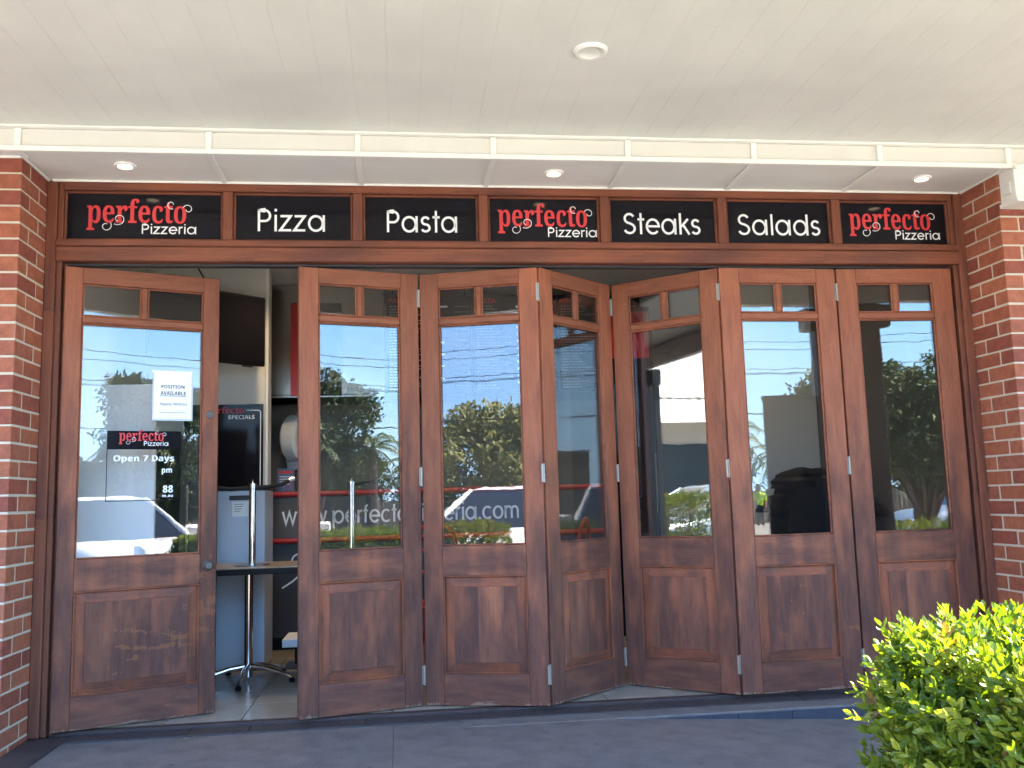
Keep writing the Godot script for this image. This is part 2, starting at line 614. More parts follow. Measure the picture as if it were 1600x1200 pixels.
	M.table_top = tri_map(mat(0.42, 0.30, 0.20, 0.35), Vector3(1.5, 1.5, 1.5), false)
	M.table_top.albedo_texture = mottle(97, 0.02, 0.7, 1.05, 0.3)
	M.lamp = mat(1, 0.9, 0.75, 0.5)
	M.lamp.emission_enabled = true
	M.lamp.emission = Color(1.0, 0.90, 0.74)
	M.lamp.emission_energy_multiplier = 1.3
	M.menu_white = mat(0.8, 0.8, 0.8, 0.6)
	M.menu_white.emission_enabled = true
	M.menu_white.emission = Color(1, 1, 1)
	M.menu_white.emission_energy_multiplier = 0.035
	M.menu_red = mat(0.6, 0.05, 0.04, 0.6)
	M.bronze = mat(0.13, 0.115, 0.10, 0.5, 0.6)
	M.kitchen = mat(0.12, 0.11, 0.095, 0.6)
	M.print_grey = mat(0.26, 0.26, 0.27, 0.7)
	M.rope = mat(0.014, 0.012, 0.012, 0.8)
	# plants
	M.leaf = mat(1, 1, 1, 0.42)
	M.leaf.vertex_color_use_as_albedo = true
	M.leaf.backlight_enabled = true
	M.leaf.backlight = Color(0.95, 1.0, 0.25)
	M.dry_leaf = mat(0.26, 0.17, 0.08, 0.8)
	M.twig = mat(0.09, 0.065, 0.04, 0.9)
	M.bark = tri_map(mat(0.16, 0.12, 0.09, 0.95), Vector3(1, 1, 1))
	M.bark.albedo_texture = btex
	M.tree_leaf = mat(1, 1, 1, 0.6)
	M.tree_leaf.vertex_color_use_as_albedo = true
	M.tree_leaf.backlight_enabled = true
	M.tree_leaf.backlight = Color(0.3, 0.34, 0.15)
	# cars
	M.car_white = mat(0.78, 0.78, 0.77, 0.25)
	M.car_white.clearcoat_enabled = true
	M.car_silver = mat(0.34, 0.42, 0.52, 0.3, 0.5)
	M.car_glass = mat(0.02, 0.022, 0.025, 0.05)
	M.tyre = mat(0.02, 0.02, 0.02, 0.85)
	M.head_lamp = mat(0.7, 0.72, 0.75, 0.08)
	M.render_wall = tri_map(mat(0.62, 0.58, 0.48, 0.85), Vector3(0.5, 0.5, 0.5))
	M.render_wall.albedo_texture = M.path.albedo_texture
	M.render_olive = tri_map(mat(0.17, 0.14, 0.075, 0.85), Vector3(0.5, 0.5, 0.5))
	M.render_olive.albedo_texture = M.path.albedo_texture
	M.tin = mat(0.42, 0.40, 0.38, 0.5, 0.3)
	M.brown = mat(0.085, 0.06, 0.045, 0.7)
	M.post = mat(0.15, 0.135, 0.115, 0.6)

# ------------------------------------------------------------------ sky, sun, camera
func make_sky() -> void:
	var cam := Camera3D.new()
	cam.name = "camera"
	add_child(cam)
	cam.transform = Transform3D(Basis(Vector3(0.99239078, -0.02792092, 0.11992064), Vector3(0.01244823, 0.99171097, 0.12788433), Vector3(-0.12249726, -0.12541843, 0.98451239)).orthonormalized(), Vector3(1.90052, 1.14654, 5.08869))
	cam.fov = 45.6252
	cam.near = 0.05
	cam.far = 400.0
	cam.current = true
	var W := 512
	var H := 256
	var im := Image.create(W, H, false, Image.FORMAT_RGBF)
	var cl := noise(5, 1.6, 5)
	for j in H:
		var el := (0.5 - (j + 0.5) / H) * PI
		for i in W:
			# a panorama starts at -z and its columns turn towards +x
			var ph := (i + 0.5) / W * TAU
			var d := Vector3(sin(ph) * cos(el), sin(el), -cos(ph) * cos(el))
			var t := maxf(d.y, 0.0)
			var low := Color(0.36, 0.52, 0.68)
			var mid := Color(0.085, 0.25, 0.60)
			var top := Color(0.06, 0.14, 0.36)
			var c := low.lerp(mid, 1.0 - exp(-t / 0.13)).lerp(top, smoothstep(0.12, 0.8, t))
			# the air is paler towards the sun's side
			var sunny := smoothstep(-0.1, 0.95, d.dot(Vector3(0.8, 0.0, 0.6).normalized()))
			c = c.lerp(Color(0.37, 0.62, 0.83).lerp(Color(0.15, 0.37, 0.70), smoothstep(0.05, 0.32, t)), sunny * 0.8 * (1.0 - smoothstep(0.3, 0.9, t)))
			var w := cl.get_noise_3d(d.x, d.y * 3.5, d.z)
			c = c.lerp(Color(0.55, 0.60, 0.64), clampf(w - 0.10, 0.0, 1.0) * 0.35)
			im.set_pixel(i, j, c)
	var pm := PanoramaSkyMaterial.new()
	pm.panorama = ImageTexture.create_from_image(im)
	var sky := Sky.new()
	sky.sky_material = pm
	var env := Environment.new()
	env.background_mode = Environment.BG_SKY
	env.sky = sky
	env.background_energy_multiplier = 1.0
	env.tonemap_mode = Environment.TONE_MAPPER_LINEAR
	env.tonemap_exposure = 11.4
	env.sdfgi_enabled = true
	env.ssao_enabled = true
	env.ssil_enabled = true
	var we := WorldEnvironment.new()
	we.name = "world"
	we.environment = env
	add_child(we)
	var sun := DirectionalLight3D.new()
	sun.name = "sun"
	sun.light_color = Color(1.0, 0.96, 0.88)
	sun.light_energy = 1.6
	sun.light_angular_distance = 0.5
	sun.shadow_enabled = true
	add_child(sun)
	sun.look_at_from_position(Vector3(0.60, 0.785, -0.06) * 50.0, Vector3.ZERO, Vector3.UP)

# ------------------------------------------------------------------ ground and shell
func make_ground() -> void:
	obj("ground", bx(-200, 200, -0.6, -0.3, -200, 200, 0.0), M.concrete, structure("terrain"))
	obj("paving", bx(-60, 60, -0.29, -0.14, 4.45, 60, 0.0), M.bay_concrete, structure("car_park"))
	# footpath: level on the left, falling away to the right of x = 3.1
	var fp := structure("footpath")
	var st := S()
	var cuts := [-12.0, -6.0, -3.2, -0.55, 1.85, 3.05, 4.55, 6.9, 9.4, 12.0]
	for i in 9:
		for row in 2:
			var xa: float = cuts[i] + 0.0008
			var xb: float = cuts[i + 1] - 0.0008
			var ya := -0.004 - 0.0555 * maxf(0.0, xa - 3.0525)
			var yb := -0.004 - 0.0555 * maxf(0.0, xb - 3.0525)
			var za := (0.254 if i >= 5 else 0.1015) if row == 0 else 2.4012
			var zb := 2.40 if row == 0 else 4.3
			st = S()
			quad(st, Vector3(xa, ya, za), Vector3(xb, yb, za), Vector3(xb, yb, zb), Vector3(xa, ya, zb), Vector3.UP)
			for q in [[xa, ya, za, xb, yb, za, 0, -1], [xa, ya, zb, xb, yb, zb, 0, 1], [xa, ya, za, xa, ya, zb, -1, 0], [xb, yb, za, xb, yb, zb, 1, 0]]:
				quad(st, Vector3(q[0], q[1], q[2]), Vector3(q[3], q[4], q[5]), Vector3(q[3], -0.75, q[5]), Vector3(q[0], -0.75, q[2]), Vector3(q[6], 0, q[7]))
			obj("slab", st, M.path, fp)
	var sp := S()
	for i in 46:
		var x := rng.randf_range(-0.5, 5.2)
		var z := rng.randf_range(0.4, 2.2)
		var r := rng.randf_range(0.004, 0.014)
		lathe(sp, [[0.0, 0.0016], [r * 0.7, 0.0014], [r, 0.0]], 9, Transform3D(Basis.IDENTITY.scaled(Vector3(1.0, 1.0, rng.randf_range(0.6, 1.0))), Vector3(x, -0.0038 - 0.0555 * maxf(0.0, x - 3.0525), z)))
	obj("gum_spots", sp, M.border, fp).set_meta("kind", "stuff")
	var lt := S()
	var lm := leaf_mesh(0.026, 0.013)
	for i in 38:
		var x := rng.randf_range(2.3, 4.6) if i < 20 else rng.randf_range(0.1, 4.6)
		var z := rng.randf_range(1.4, 3.1) if i < 20 else rng.randf_range(0.12, 0.9)
		lt.append_from(lm, 0, Transform3D(Basis(Vector3.UP, rng.randf() * TAU).scaled(Vector3.ONE * rng.randf_range(0.5, 1.1)), Vector3(x, 0.002 - 0.0555 * maxf(0.0, x - 3.0525), z)))
	obj("leaf_litter", lt, M.dry_leaf, fp).set_meta("kind", "stuff")
	for k in 8:
		obj("kerb", bx(-12 + k * 3.0 + 0.004, -9 + k * 3.0 - 0.004, -0.3, 0.0 if k < 5 else -0.1, 4.304, 4.45, 0.015), M.concrete, fp)
	# level strip in front of the doors, with dark edging tiles and a step that grows to the right
	var edge := structure("shop_step")
	obj("tread", bx(2.2, 5.9, -0.5, -0.001, 0.098, 0.24, 0.004), M.path, edge)
	for k in 18:
		obj("tile", bx(0.205 + k * 0.30, 0.205 + k * 0.30 + 0.2975, -0.05, 0.004, -0.055, 0.10, 0.001), M.border, edge)
	for k in 3:
		obj("tile", bx(0.003, 0.202, -0.05, 0.004, -0.02 + k * 0.3, 0.2775 + k * 0.3, 0.001), M.border, edge)
	for k in 10:
		obj("tile", bx(3.06 + k * 0.3, 3.06 + k * 0.3 + 0.297, -0.5, -0.012, 0.24, 0.252, 0.001), M.riser, edge)

func make_shell() -> void:
	# interior floor
	var fl := structure("shop_floor")
	obj("slab", bx(-0.5, 6.0, -0.3, 0.012, -6.4, -0.10, 0.0), M.grout, fl)
	var tm := bx(-0.198, 0.198, -0.01, 0.0, -0.198, 0.198, 0.0015).commit()
	for i in 14:
		for j in 9:
			put("tile", tm, M.tile[(i * 7 + j * 5 + i * j) % 3], fl, Vector3(0.04 + i * 0.4, 0.02, -0.305 - j * 0.4))
	# walls, ceiling and roof that close the shop
	var w := structure("shop_walls")
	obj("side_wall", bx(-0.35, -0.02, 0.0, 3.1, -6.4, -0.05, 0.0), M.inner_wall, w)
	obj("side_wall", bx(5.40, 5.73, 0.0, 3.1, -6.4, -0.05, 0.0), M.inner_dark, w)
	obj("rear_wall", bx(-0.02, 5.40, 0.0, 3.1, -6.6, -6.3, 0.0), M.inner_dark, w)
	obj("wall_above_doors", bx(-0.35, 5.73, 2.957, 3.1, -0.25, -0.002, 0.0), M.inner_wall, w)
	obj("outer_wall", bx(-7.0, -0.60, -0.1, 3.1, -0.3, 0.30, 0.0), M.bricks[1], w)
	obj("outer_wall", bx(5.98, 12.0, -0.8, 3.1, -0.3, 0.30, 0.0), M.bricks[1], w)
	var c := structure("shop_ceiling")
	obj("sheet", bx(-0.02, 5.40, 3.0, 3.05, -6.3, -0.26, 0.0), M.soffit, c)
	var r := structure("roof")
	obj("slab", bx(-7.0, 12.0, 3.115, 3.30, -6.6, 2.66, 0.0), M.white, r)
	# verandah ceiling of V-jointed boards, each a board of its own
	var v := structure("verandah_ceiling")
	var pw := 0.152
	var poly := PackedVector2Array([Vector2(0, 0.015), Vector2(0, 0.0013), Vector2(0.0013, 0), Vector2(pw - 0.0014, 0), Vector2(pw - 0.0001, 0.0013), Vector2(pw - 0.0003, 0.015)])
	var st := S()
	prism(st, poly, 0.40, 2.52)
	var pm := st.commit()
	for k in 72:
		put("plank", pm, M.ceil, v, Vector3(-3.0 + k * pw, 3.076, 0.0))
	obj("backing", bx(-3.0, 7.9, 3.0925, 3.112, 0.4, 2.52, 0.0), M.ceil, v)
	# edge beam and posts
	var b := thing("verandah_beam", "long cream edge beam along the outer side of the verandah", "beam", Vector3(0, 0, 0))
	obj("beam", bx(-7.0, 12.0, 2.83, 3.075, 2.525, 2.65, 0.006), M.ceil, b)
	obj("gutter", bx(-7.0, 12.0, 3.02, 3.14, 2.665, 2.77, 0.02), M.tin, b)
	var p := thing("verandah_post", "square grey brown post at the right of the verandah beside the screen", "post", Vector3(6.0, 0, 2.70), 0.0, "posts that carry the verandah")
	obj("shaft", bx(-0.1, 0.1, -0.2, 2.829, -0.1, 0.1, 0.01), M.post, p)
	obj("base", bx(-0.13, 0.13, -0.3, 0.14, -0.13, 0.13, 0.01), M.post, p)
	obj("bracket", bx(-0.22, 0.22, 2.62, 2.826, -0.07, 0.07, 0.01), M.post, p)
	copy_of(p, Vector3(-2.75, 0, 2.70), 0.0, "square grey brown post at the left end of the verandah, by the long hedge")
	var s := thing("screen_panel", "tall grey screen panel standing beside the right verandah post", "screen", Vector3(5.62, 0, 2.72))
	obj("board", bx(-0.26, 0.27, -0.1, 1.98, -0.02, 0.02, 0.004), M.inner_dark, s)
	obj("rail", bx(-0.27, 0.275, 1.981, 2.02, -0.03, 0.03, 0.004), M.charcoal, s)

# ------------------------------------------------------------------ brick pillars
func make_pillars() -> void:
	var full_z := bx(-0.11, 0, -0.0385, 0.0385, -0.1155, 0.1155, 0.003).commit()
	var head := bx(-0.055, 0.055, -0.038, 0.038, -0.055, 0.055, 0.003).commit()
	var full_x := bx(-0.115, 0.115, -0.038, 0.038, -0.055, 0.055, 0.003).commit()
	var corner_x := full_x
	for side in [0, 1]:
		var p: Node3D
		if side == 0:
			p = thing("brick_pillar", "red brick pillar at the left end of the shopfront", "pillar", Vector3(0, 0, 0), 0.0, "red brick pillars at the ends of the shopfront")
		else:
			p = thing("brick_pillar", "red brick pillar at the right end of the shopfront, behind the bush", "pillar", Vector3(5.373, 0, 0), 0.0, "red brick pillars at the ends of the shopfront")
		var sx := 1.0 if side == 0 else -1.0
		var core := S()
		abx(core, minf(-0.586 * sx, -0.002 * sx), maxf(-0.586 * sx, -0.002 * sx), -0.5 if side == 1 else -0.06, 2.953, -0.30, 0.333, 0.0)
		obj("mortar", core, M.mortar, p)
		for k in 35 if side == 0 else 38:
			var y := 2.955 - 0.043 - 0.086 * k
			var lay := []
			if k % 2 == 0:
				lay = [[corner_x, -0.115, 0.28], [full_x, -0.355, 0.28], [head, -0.530, 0.28], [full_z, 0.0, 0.10], ]
			else:
				lay = [[full_z, 0.0, 0.22], [full_x, -0.235, 0.28], [full_x, -0.475, 0.28], [head, -0.055, 0.04]]
			for b in lay:
				var at := Vector3(b[1] * sx, y, b[2])
				if b[0] == full_z:
					at.x = 0.0 if side == 0 else 0.11
				var o := put("brick", b[0], M.bricks[rng.randi() % 7], p, at + Vector3(rng.randf_range(-0.0012, 0.0012), rng.randf_range(-0.001, 0.001), rng.randf_range(-0.0012, 0.0012)))
				o.rotation.y = rng.randf_range(-0.004, 0.004)
	# white beam end over the right pillar
	var e := thing("beam_end", "white boxed beam end on top of the right brick pillar", "beam", Vector3(5.385, 0, 0.336))
	obj("box", bx(0.0, 0.95, 2.765, 2.955, 0.002, 0.135, 0.004), M.white, e)
	obj("ledge", bx(-0.012, 0.95, 2.738, 2.764, 0.002, 0.16, 0.004), M.white, e)
	obj("cover_plate", bx(-0.012, -0.001, 2.80, 2.87, 0.045, 0.105, 0.003), M.soffit, e)
	obj("cap_mould", bx(0.0, 0.95, 2.93, 2.953, 0.136, 0.152, 0.003), M.white, e)

# ------------------------------------------------------------------ boxed soffit above the doors, with its down-lights
func make_bulkhead() -> void:
	var b := thing("bulkhead", "white panelled bulkhead running above the shop sign row", "bulkhead")
	var xs := [-0.80, 0.02, 0.945, 1.70, 2.412, 3.145, 3.858, 4.595, 5.375, 6.3]
	for i in 9:
		obj("soffit_panel", bx(xs[i] + 0.002, xs[i + 1] - 0.002, 2.957, 2.97, -0.002, 0.448, 0.0), M.soffit, b)
		obj("fascia_panel", bx(xs[i] + 0.016, xs[i + 1] - 0.016, 2.972, 3.062, 0.434, 0.4435, 0.001), M.fascia, b)
	for i in range(1, 9):
		obj("batten", bx(xs[i] - 0.014, xs[i] + 0.014, 2.946, 2.956, 0.014 if i > 1 and i < 8 else 0.34, 0.440, 0.002), M.white, b)
		obj("fascia_post", bx(xs[i] - 0.016, xs[i] + 0.016, 2.968, 3.063, 0.436, 0.4585, 0.003), M.white, b)
	obj("fascia_rail", bx(-0.8, 6.3, 2.940, 2.9675, 0.441, 0.468, 0.003), M.white, b)
	obj("fascia_rail", bx(-0.8, 6.3, 3.0635, 3.0755, 0.436, 0.476, 0.003), M.white, b)
	obj("edge_bead", bx(0.03, 5.35, 2.944, 2.956, 0.002, 0.013, 0.003), M.white, b)
	obj("edge_bead", bx(0.003, 0.016, 2.944, 2.956, 0.002, 0.44, 0.003), M.white, b)
	obj("edge_bead", bx(5.357, 5.370, 2.944, 2.956, 0.002, 0.44, 0.003), M.white, b)
	obj("edge_bead", bx(-0.8, 0.003, 2.944, 2.956, 0.342, 0.356, 0.003), M.white, b)
	obj("back_board", bx(-0.8, 6.3, 2.971, 3.10, 0.404, 0.432, 0.0), M.white, b)
	# lit down-lights
	var n := 0
	for q in [[0.475, 0.235, "round lit downlight in the soffit above the leftmost sign"], [2.775, 0.225, "round lit downlight in the soffit above the middle red logo sign"], [4.97, 0.235, "round lit downlight in the soffit above the rightmost sign"]]:
		var d := thing("downlight", q[2], "downlight", Vector3(q[0], 2.957, q[1]), 0.0, "lit downlights in the soffit")
		var st := S()
		lathe(st, [[0.036, -0.004], [0.040, -0.010], [0.052, -0.009], [0.057, 0.0]], 28)
		obj("trim", st, M.white, d)
		var ls := S()
		lathe(ls, [[0.0, -0.0075], [0.024, -0.0070], [0.0355, -0.0035]], 24)
		obj("lamp", ls, M.lamp, d)
		var sp := SpotLight3D.new()
		sp.name = "lamp_light"
		sp.light_color = Color(1.0, 0.88, 0.70)
		sp.light_energy = 0.02
		sp.light_size = 0.035
		sp.spot_angle = 50.0
		sp.spot_angle_attenuation = 0.8
		sp.spot_range = 12.0
		sp.spot_attenuation = 2.0
		sp.shadow_enabled = true
		d.add_child(sp)
		sp.position = Vector3(0, -0.014, 0)
		sp.rotation.x = -PI / 2
		n += 1
	var c := thing("ceiling_fitting", "round white unlit recessed fitting in the verandah ceiling", "downlight", Vector3(2.745, 3.076, 1.40))
	var s2 := S()
	lathe(s2, [[0.046, 0.0], [0.050, -0.012], [0.064, -0.014], [0.074, -0.006], [0.076, 0.0]], 36)
	obj("ring", s2, M.white, c)
	var s3 := S()
	lathe(s3, [[0.0, -0.002], [0.030, -0.0025], [0.0475, -0.0085]], 32)
	obj("dish", s3, M.ceil, c)

# ------------------------------------------------------------------ timber frame and the signs set into its top lights
func make_frame() -> void:
	var f := thing("shopfront_frame", "varnished timber frame of the shopfront with seven top lights", "door frame")
	for s in [0, 1]:
		var X := func(a: float, b2: float) -> Array: return [a, b2] if s == 0 else [5.373 - b2, 5.373 - a]
		var r: Array = X.call(0.001, 0.055)
		obj("post", bx(r[0], r[1], 0.005, 2.953, -0.14, 0.0, 0.004), M.wood_v, f)
		r = X.call(0.0555, 0.084)
		obj("stop", bx(r[0], r[1], 0.005, 2.953, -0.14, -0.018, 0.004), M.wood_v, f)
		r = X.call(0.0845, 0.102)
		obj("stop", bx(r[0], r[1], 0.005, 2.497, -0.14, -0.05, 0.003), M.wood_v, f)
	obj("head", bx(0.0845, 5.2885, 2.905, 2.953, -0.14, -0.004, 0.004), M.wood_h, f)
	obj("transom_bar", bx(0.0565, 5.3165, 2.583, 2.622, -0.14, 0.012, 0.005), M.wood_h, f)
	obj("header", bx(0.0565, 5.3165, 2.500, 2.5815, -0.14, 0.006, 0.005), M.wood_h, f)
	obj("track", bx(0.103, 5.27, 2.488, 2.4995, -0.11, -0.055, 0.002), M.charcoal, f)
	obj("threshold", bx(0.0845, 5.2885, -0.05, 0.0195, -0.14, -0.0555, 0.004), M.sill, f)
	var mx := []
	for i in 6:
		mx.append(0.96 + 0.7174 * i)
		obj("mullion", bx(mx[i] - 0.027, mx[i] + 0.027, 2.6225, 2.9045, -0.14, -0.006, 0.004), M.wood_v, f)
	var edges := [0.0845]
	for x in mx:
		edges.append(x - 0.027)
		edges.append(x + 0.027)
	edges.append(5.2885)
	var signs := [
		["logo", "black sign with red and white shop name, leftmost of the row"],
		["Pizza", "black sign reading Pizza in white letters above the doors"],
		["Pasta", "black sign reading Pasta in white letters above the doors"],
		["logo", "black sign with red shop name between the Pasta and Steaks signs"],
		["Steaks", "black sign reading Steaks in white letters above the doors"],
		["Salads", "black sign reading Salads in white letters above the doors"],
		["logo", "black sign with red and white shop name, rightmost of the row"]]
	var span := {1: [1.121, 1.493], 2: [1.843, 2.245], 4: [3.233, 3.698], 5: [3.937, 4.452]}
	var logos := {0: 0.198, 3: 2.482, 6: 4.645}
	for i in 7:
		var x0: float = edges[i * 2]
		var x1: float = edges[i * 2 + 1]
		var bd := S()
		for q in [[x0 + 0.001, x0 + 0.014, 2.623, 2.904], [x1 - 0.014, x1 - 0.001, 2.623, 2.904], [x0 + 0.0145, x1 - 0.0145, 2.623, 2.634], [x0 + 0.0145, x1 - 0.0145, 2.891, 2.904]]:
			abx(bd, q[0], q[1], q[2], q[3], -0.06, -0.022, 0.005)
		obj("glazing_bead", bd, M.wood_h, f)
		var sg := thing("sign_panel", signs[i][1], "sign", Vector3(0, 0, 0), 0.0, "black signs above the doors")
		obj("panel", bx(x0 + 0.002, x1 - 0.002, 2.6235, 2.9035, -0.048, -0.040, 0.0), M.black_gloss, sg)
		if signs[i][0] == "logo":
			logo(logos[i], 2.743, 0.55, -0.0398, sg)
		else:
			sans(signs[i][0], span[i][0], span[i][1], 2.686, 0.131, 0.074, -0.0398, 0.002, M.sign_white, sg)

# ------------------------------------------------------------------ the seven folding doors
func make_door(i: int, a: Vector2, b: Vector2, label: String, sw0: float, hinge_side: int) -> Node3D:
	var w := a.distance_to(b) - 0.005
	var d := thing("folding_door", label, "door", Vector3(a.x, 0, a.y), atan2(-(b.y - a.y), b.x - a.x), "varnished timber folding doors of the shopfront")
	var m := mat(1, 1, 1, 0.48)
	m.albedo_texture = door_tex(100 + i * 13, w, sw0, 1.0 if i == 0 else (0.22 if i == 5 else 0.0))
	m.normal_enabled = true
	m.normal_texture = M.wood_v.normal_texture
	m.normal_scale = 0.18
	m.metallic_specular = 0.30
	uv_on = true
	uv_w = w
	uv_h = 2.475
	var z1 := 0.0
	var z0 := -0.042
	var sw := sw0
	var y0 := 0.026
	obj("stile", bx(0.0, sw, y0, 2.474, z0, z1, 0.003), m, d)
	obj("stile", bx(w - sw, w, y0, 2.474, z0, z1, 0.003), m, d)
	var x0 := sw + 0.0004
	var x1 := w - sw - 0.0004
	obj("top_rail", bx(x0, x1, 2.386, 2.474, z0, z1, 0.0015), m, d)
	obj("lock_rail", bx(x0, x1, 0.731, 0.894, z0, z1, 0.0015), m, d)
	obj("bottom_rail", bx(x0, x1, y0, 0.194, z0, z1, 0.0015), m, d)
	obj("glazing_bar", bx(x0, x1, 2.166, 2.204, z0 + 0.003, z1 - 0.003, 0.006), m, d)
	var mid := w / 2
	obj("muntin", bx(mid - 0.016, mid + 0.016, 2.2045, 2.3855, z0 + 0.003, z1 - 0.003, 0.006), m, d)
	# glass and the beads that hold it
	for g in [[x0, x1, 0.8945, 2.1655], [x0, mid - 0.0165, 2.2045, 2.3855], [mid + 0.0165, x1, 2.2045, 2.3855]]:
		var st := S()
		var t := 0.010
		abx(st, g[0], g[0] + t, g[2], g[3], -0.018, -0.007, 0.004)
		abx(st, g[1] - t, g[1], g[2], g[3], -0.018, -0.007, 0.004)
		abx(st, g[0] + t, g[1] - t, g[2], g[2] + t, -0.018, -0.007, 0.004)
		abx(st, g[0] + t, g[1] - t, g[3] - t, g[3], -0.018, -0.007, 0.004)
		obj("glazing_bead", st, m, d)
		# two sheets in one pane, the second added to brighten the reflections
		st = S()
		abx(st, g[0] + 0.001, g[1] - 0.001, g[2] + 0.001, g[3] - 0.001, -0.023, -0.0195, 0.0)
		abx(st, g[0] + 0.001, g[1] - 0.001, g[2] + 0.001, g[3] - 0.001, -0.032, -0.0285, 0.0)
		obj("glass_pane", st, M.glass, d)
	# raised and fielded panel
	var ps := S()
	var px := [x0 + 0.001, x0 + 0.058, x1 - 0.058, x1 - 0.001]
	var py := [0.196, 0.254, 0.671, 0.729]
	var o := [Vector3(px[0], py[0], -0.017), Vector3(px[3], py[0], -0.017), Vector3(px[3], py[3], -0.017), Vector3(px[0], py[3], -0.017)]
	var q := [Vector3(px[1], py[1], -0.006), Vector3(px[2], py[1], -0.006), Vector3(px[2], py[2], -0.006), Vector3(px[1], py[2], -0.006)]
	var e := []
	for v in q:
		e.append(Vector3(v.x, v.y, -0.001) + Vector3(0.002 * signf(w / 2 - v.x), 0.002 * signf(0.46 - v.y), 0))
	var outs := [Vector3(0, -1, 1), Vector3(1, 0, 1), Vector3(0, 1, 1), Vector3(-1, 0, 1)]
	for k in 4:
		var j := (k + 1) % 4
		quad(ps, o[k], o[j], q[j], q[k], Vector3(0, 0, 1))
		quad(ps, q[k], q[j], e[j], e[k], outs[k])
	quad(ps, e[0], e[1], e[2], e[3], Vector3(0, 0, 1))
	abx(ps, px[0], px[3], py[0], py[3], -0.036, -0.020, 0.0)
	obj("panel", ps, m, d)
	var mo := S()
	for r in [[px[0], px[3], py[3] - 0.009, py[3] + 0.001], [px[0], px[3], py[0] - 0.001, py[0] + 0.009]]:
		abx(mo, r[0], r[1], r[2], r[3], -0.0165, 0.002, 0.003)
	for r in [[px[0] - 0.001, px[0] + 0.009], [px[3] - 0.009, px[3] + 0.001]]:
		abx(mo, r[0], r[1], py[0] + 0.009, py[3] - 0.009, -0.0165, 0.002, 0.003)
	obj("panel_moulding", mo, m, d)
	uv_on = false
	# butt hinges on the right-hand edge
	if hinge_side > 0:
		for y in [0.19, 1.29, 2.33]:
			var h := S()
			var hz := 0.004 if hinge_side == 1 else -0.012
			tube(h, [Vector3(w + 0.004, y - 0.052, hz), Vector3(w + 0.004, y + 0.052, hz)], 0.0068, 10)
			for yy in [-0.052, -0.018, 0.018, 0.052]:
				tube(h, [Vector3(w + 0.004, y + yy - 0.0015, hz), Vector3(w + 0.004, y + yy + 0.0015, hz)], 0.0073, 10)
			box(h, Vector3(w - 0.003, y, 0.0008), Vector3(0.010, 0.10, 0.0014), 0.0005)
			obj("hinge", h, M.zinc, d)
	return d

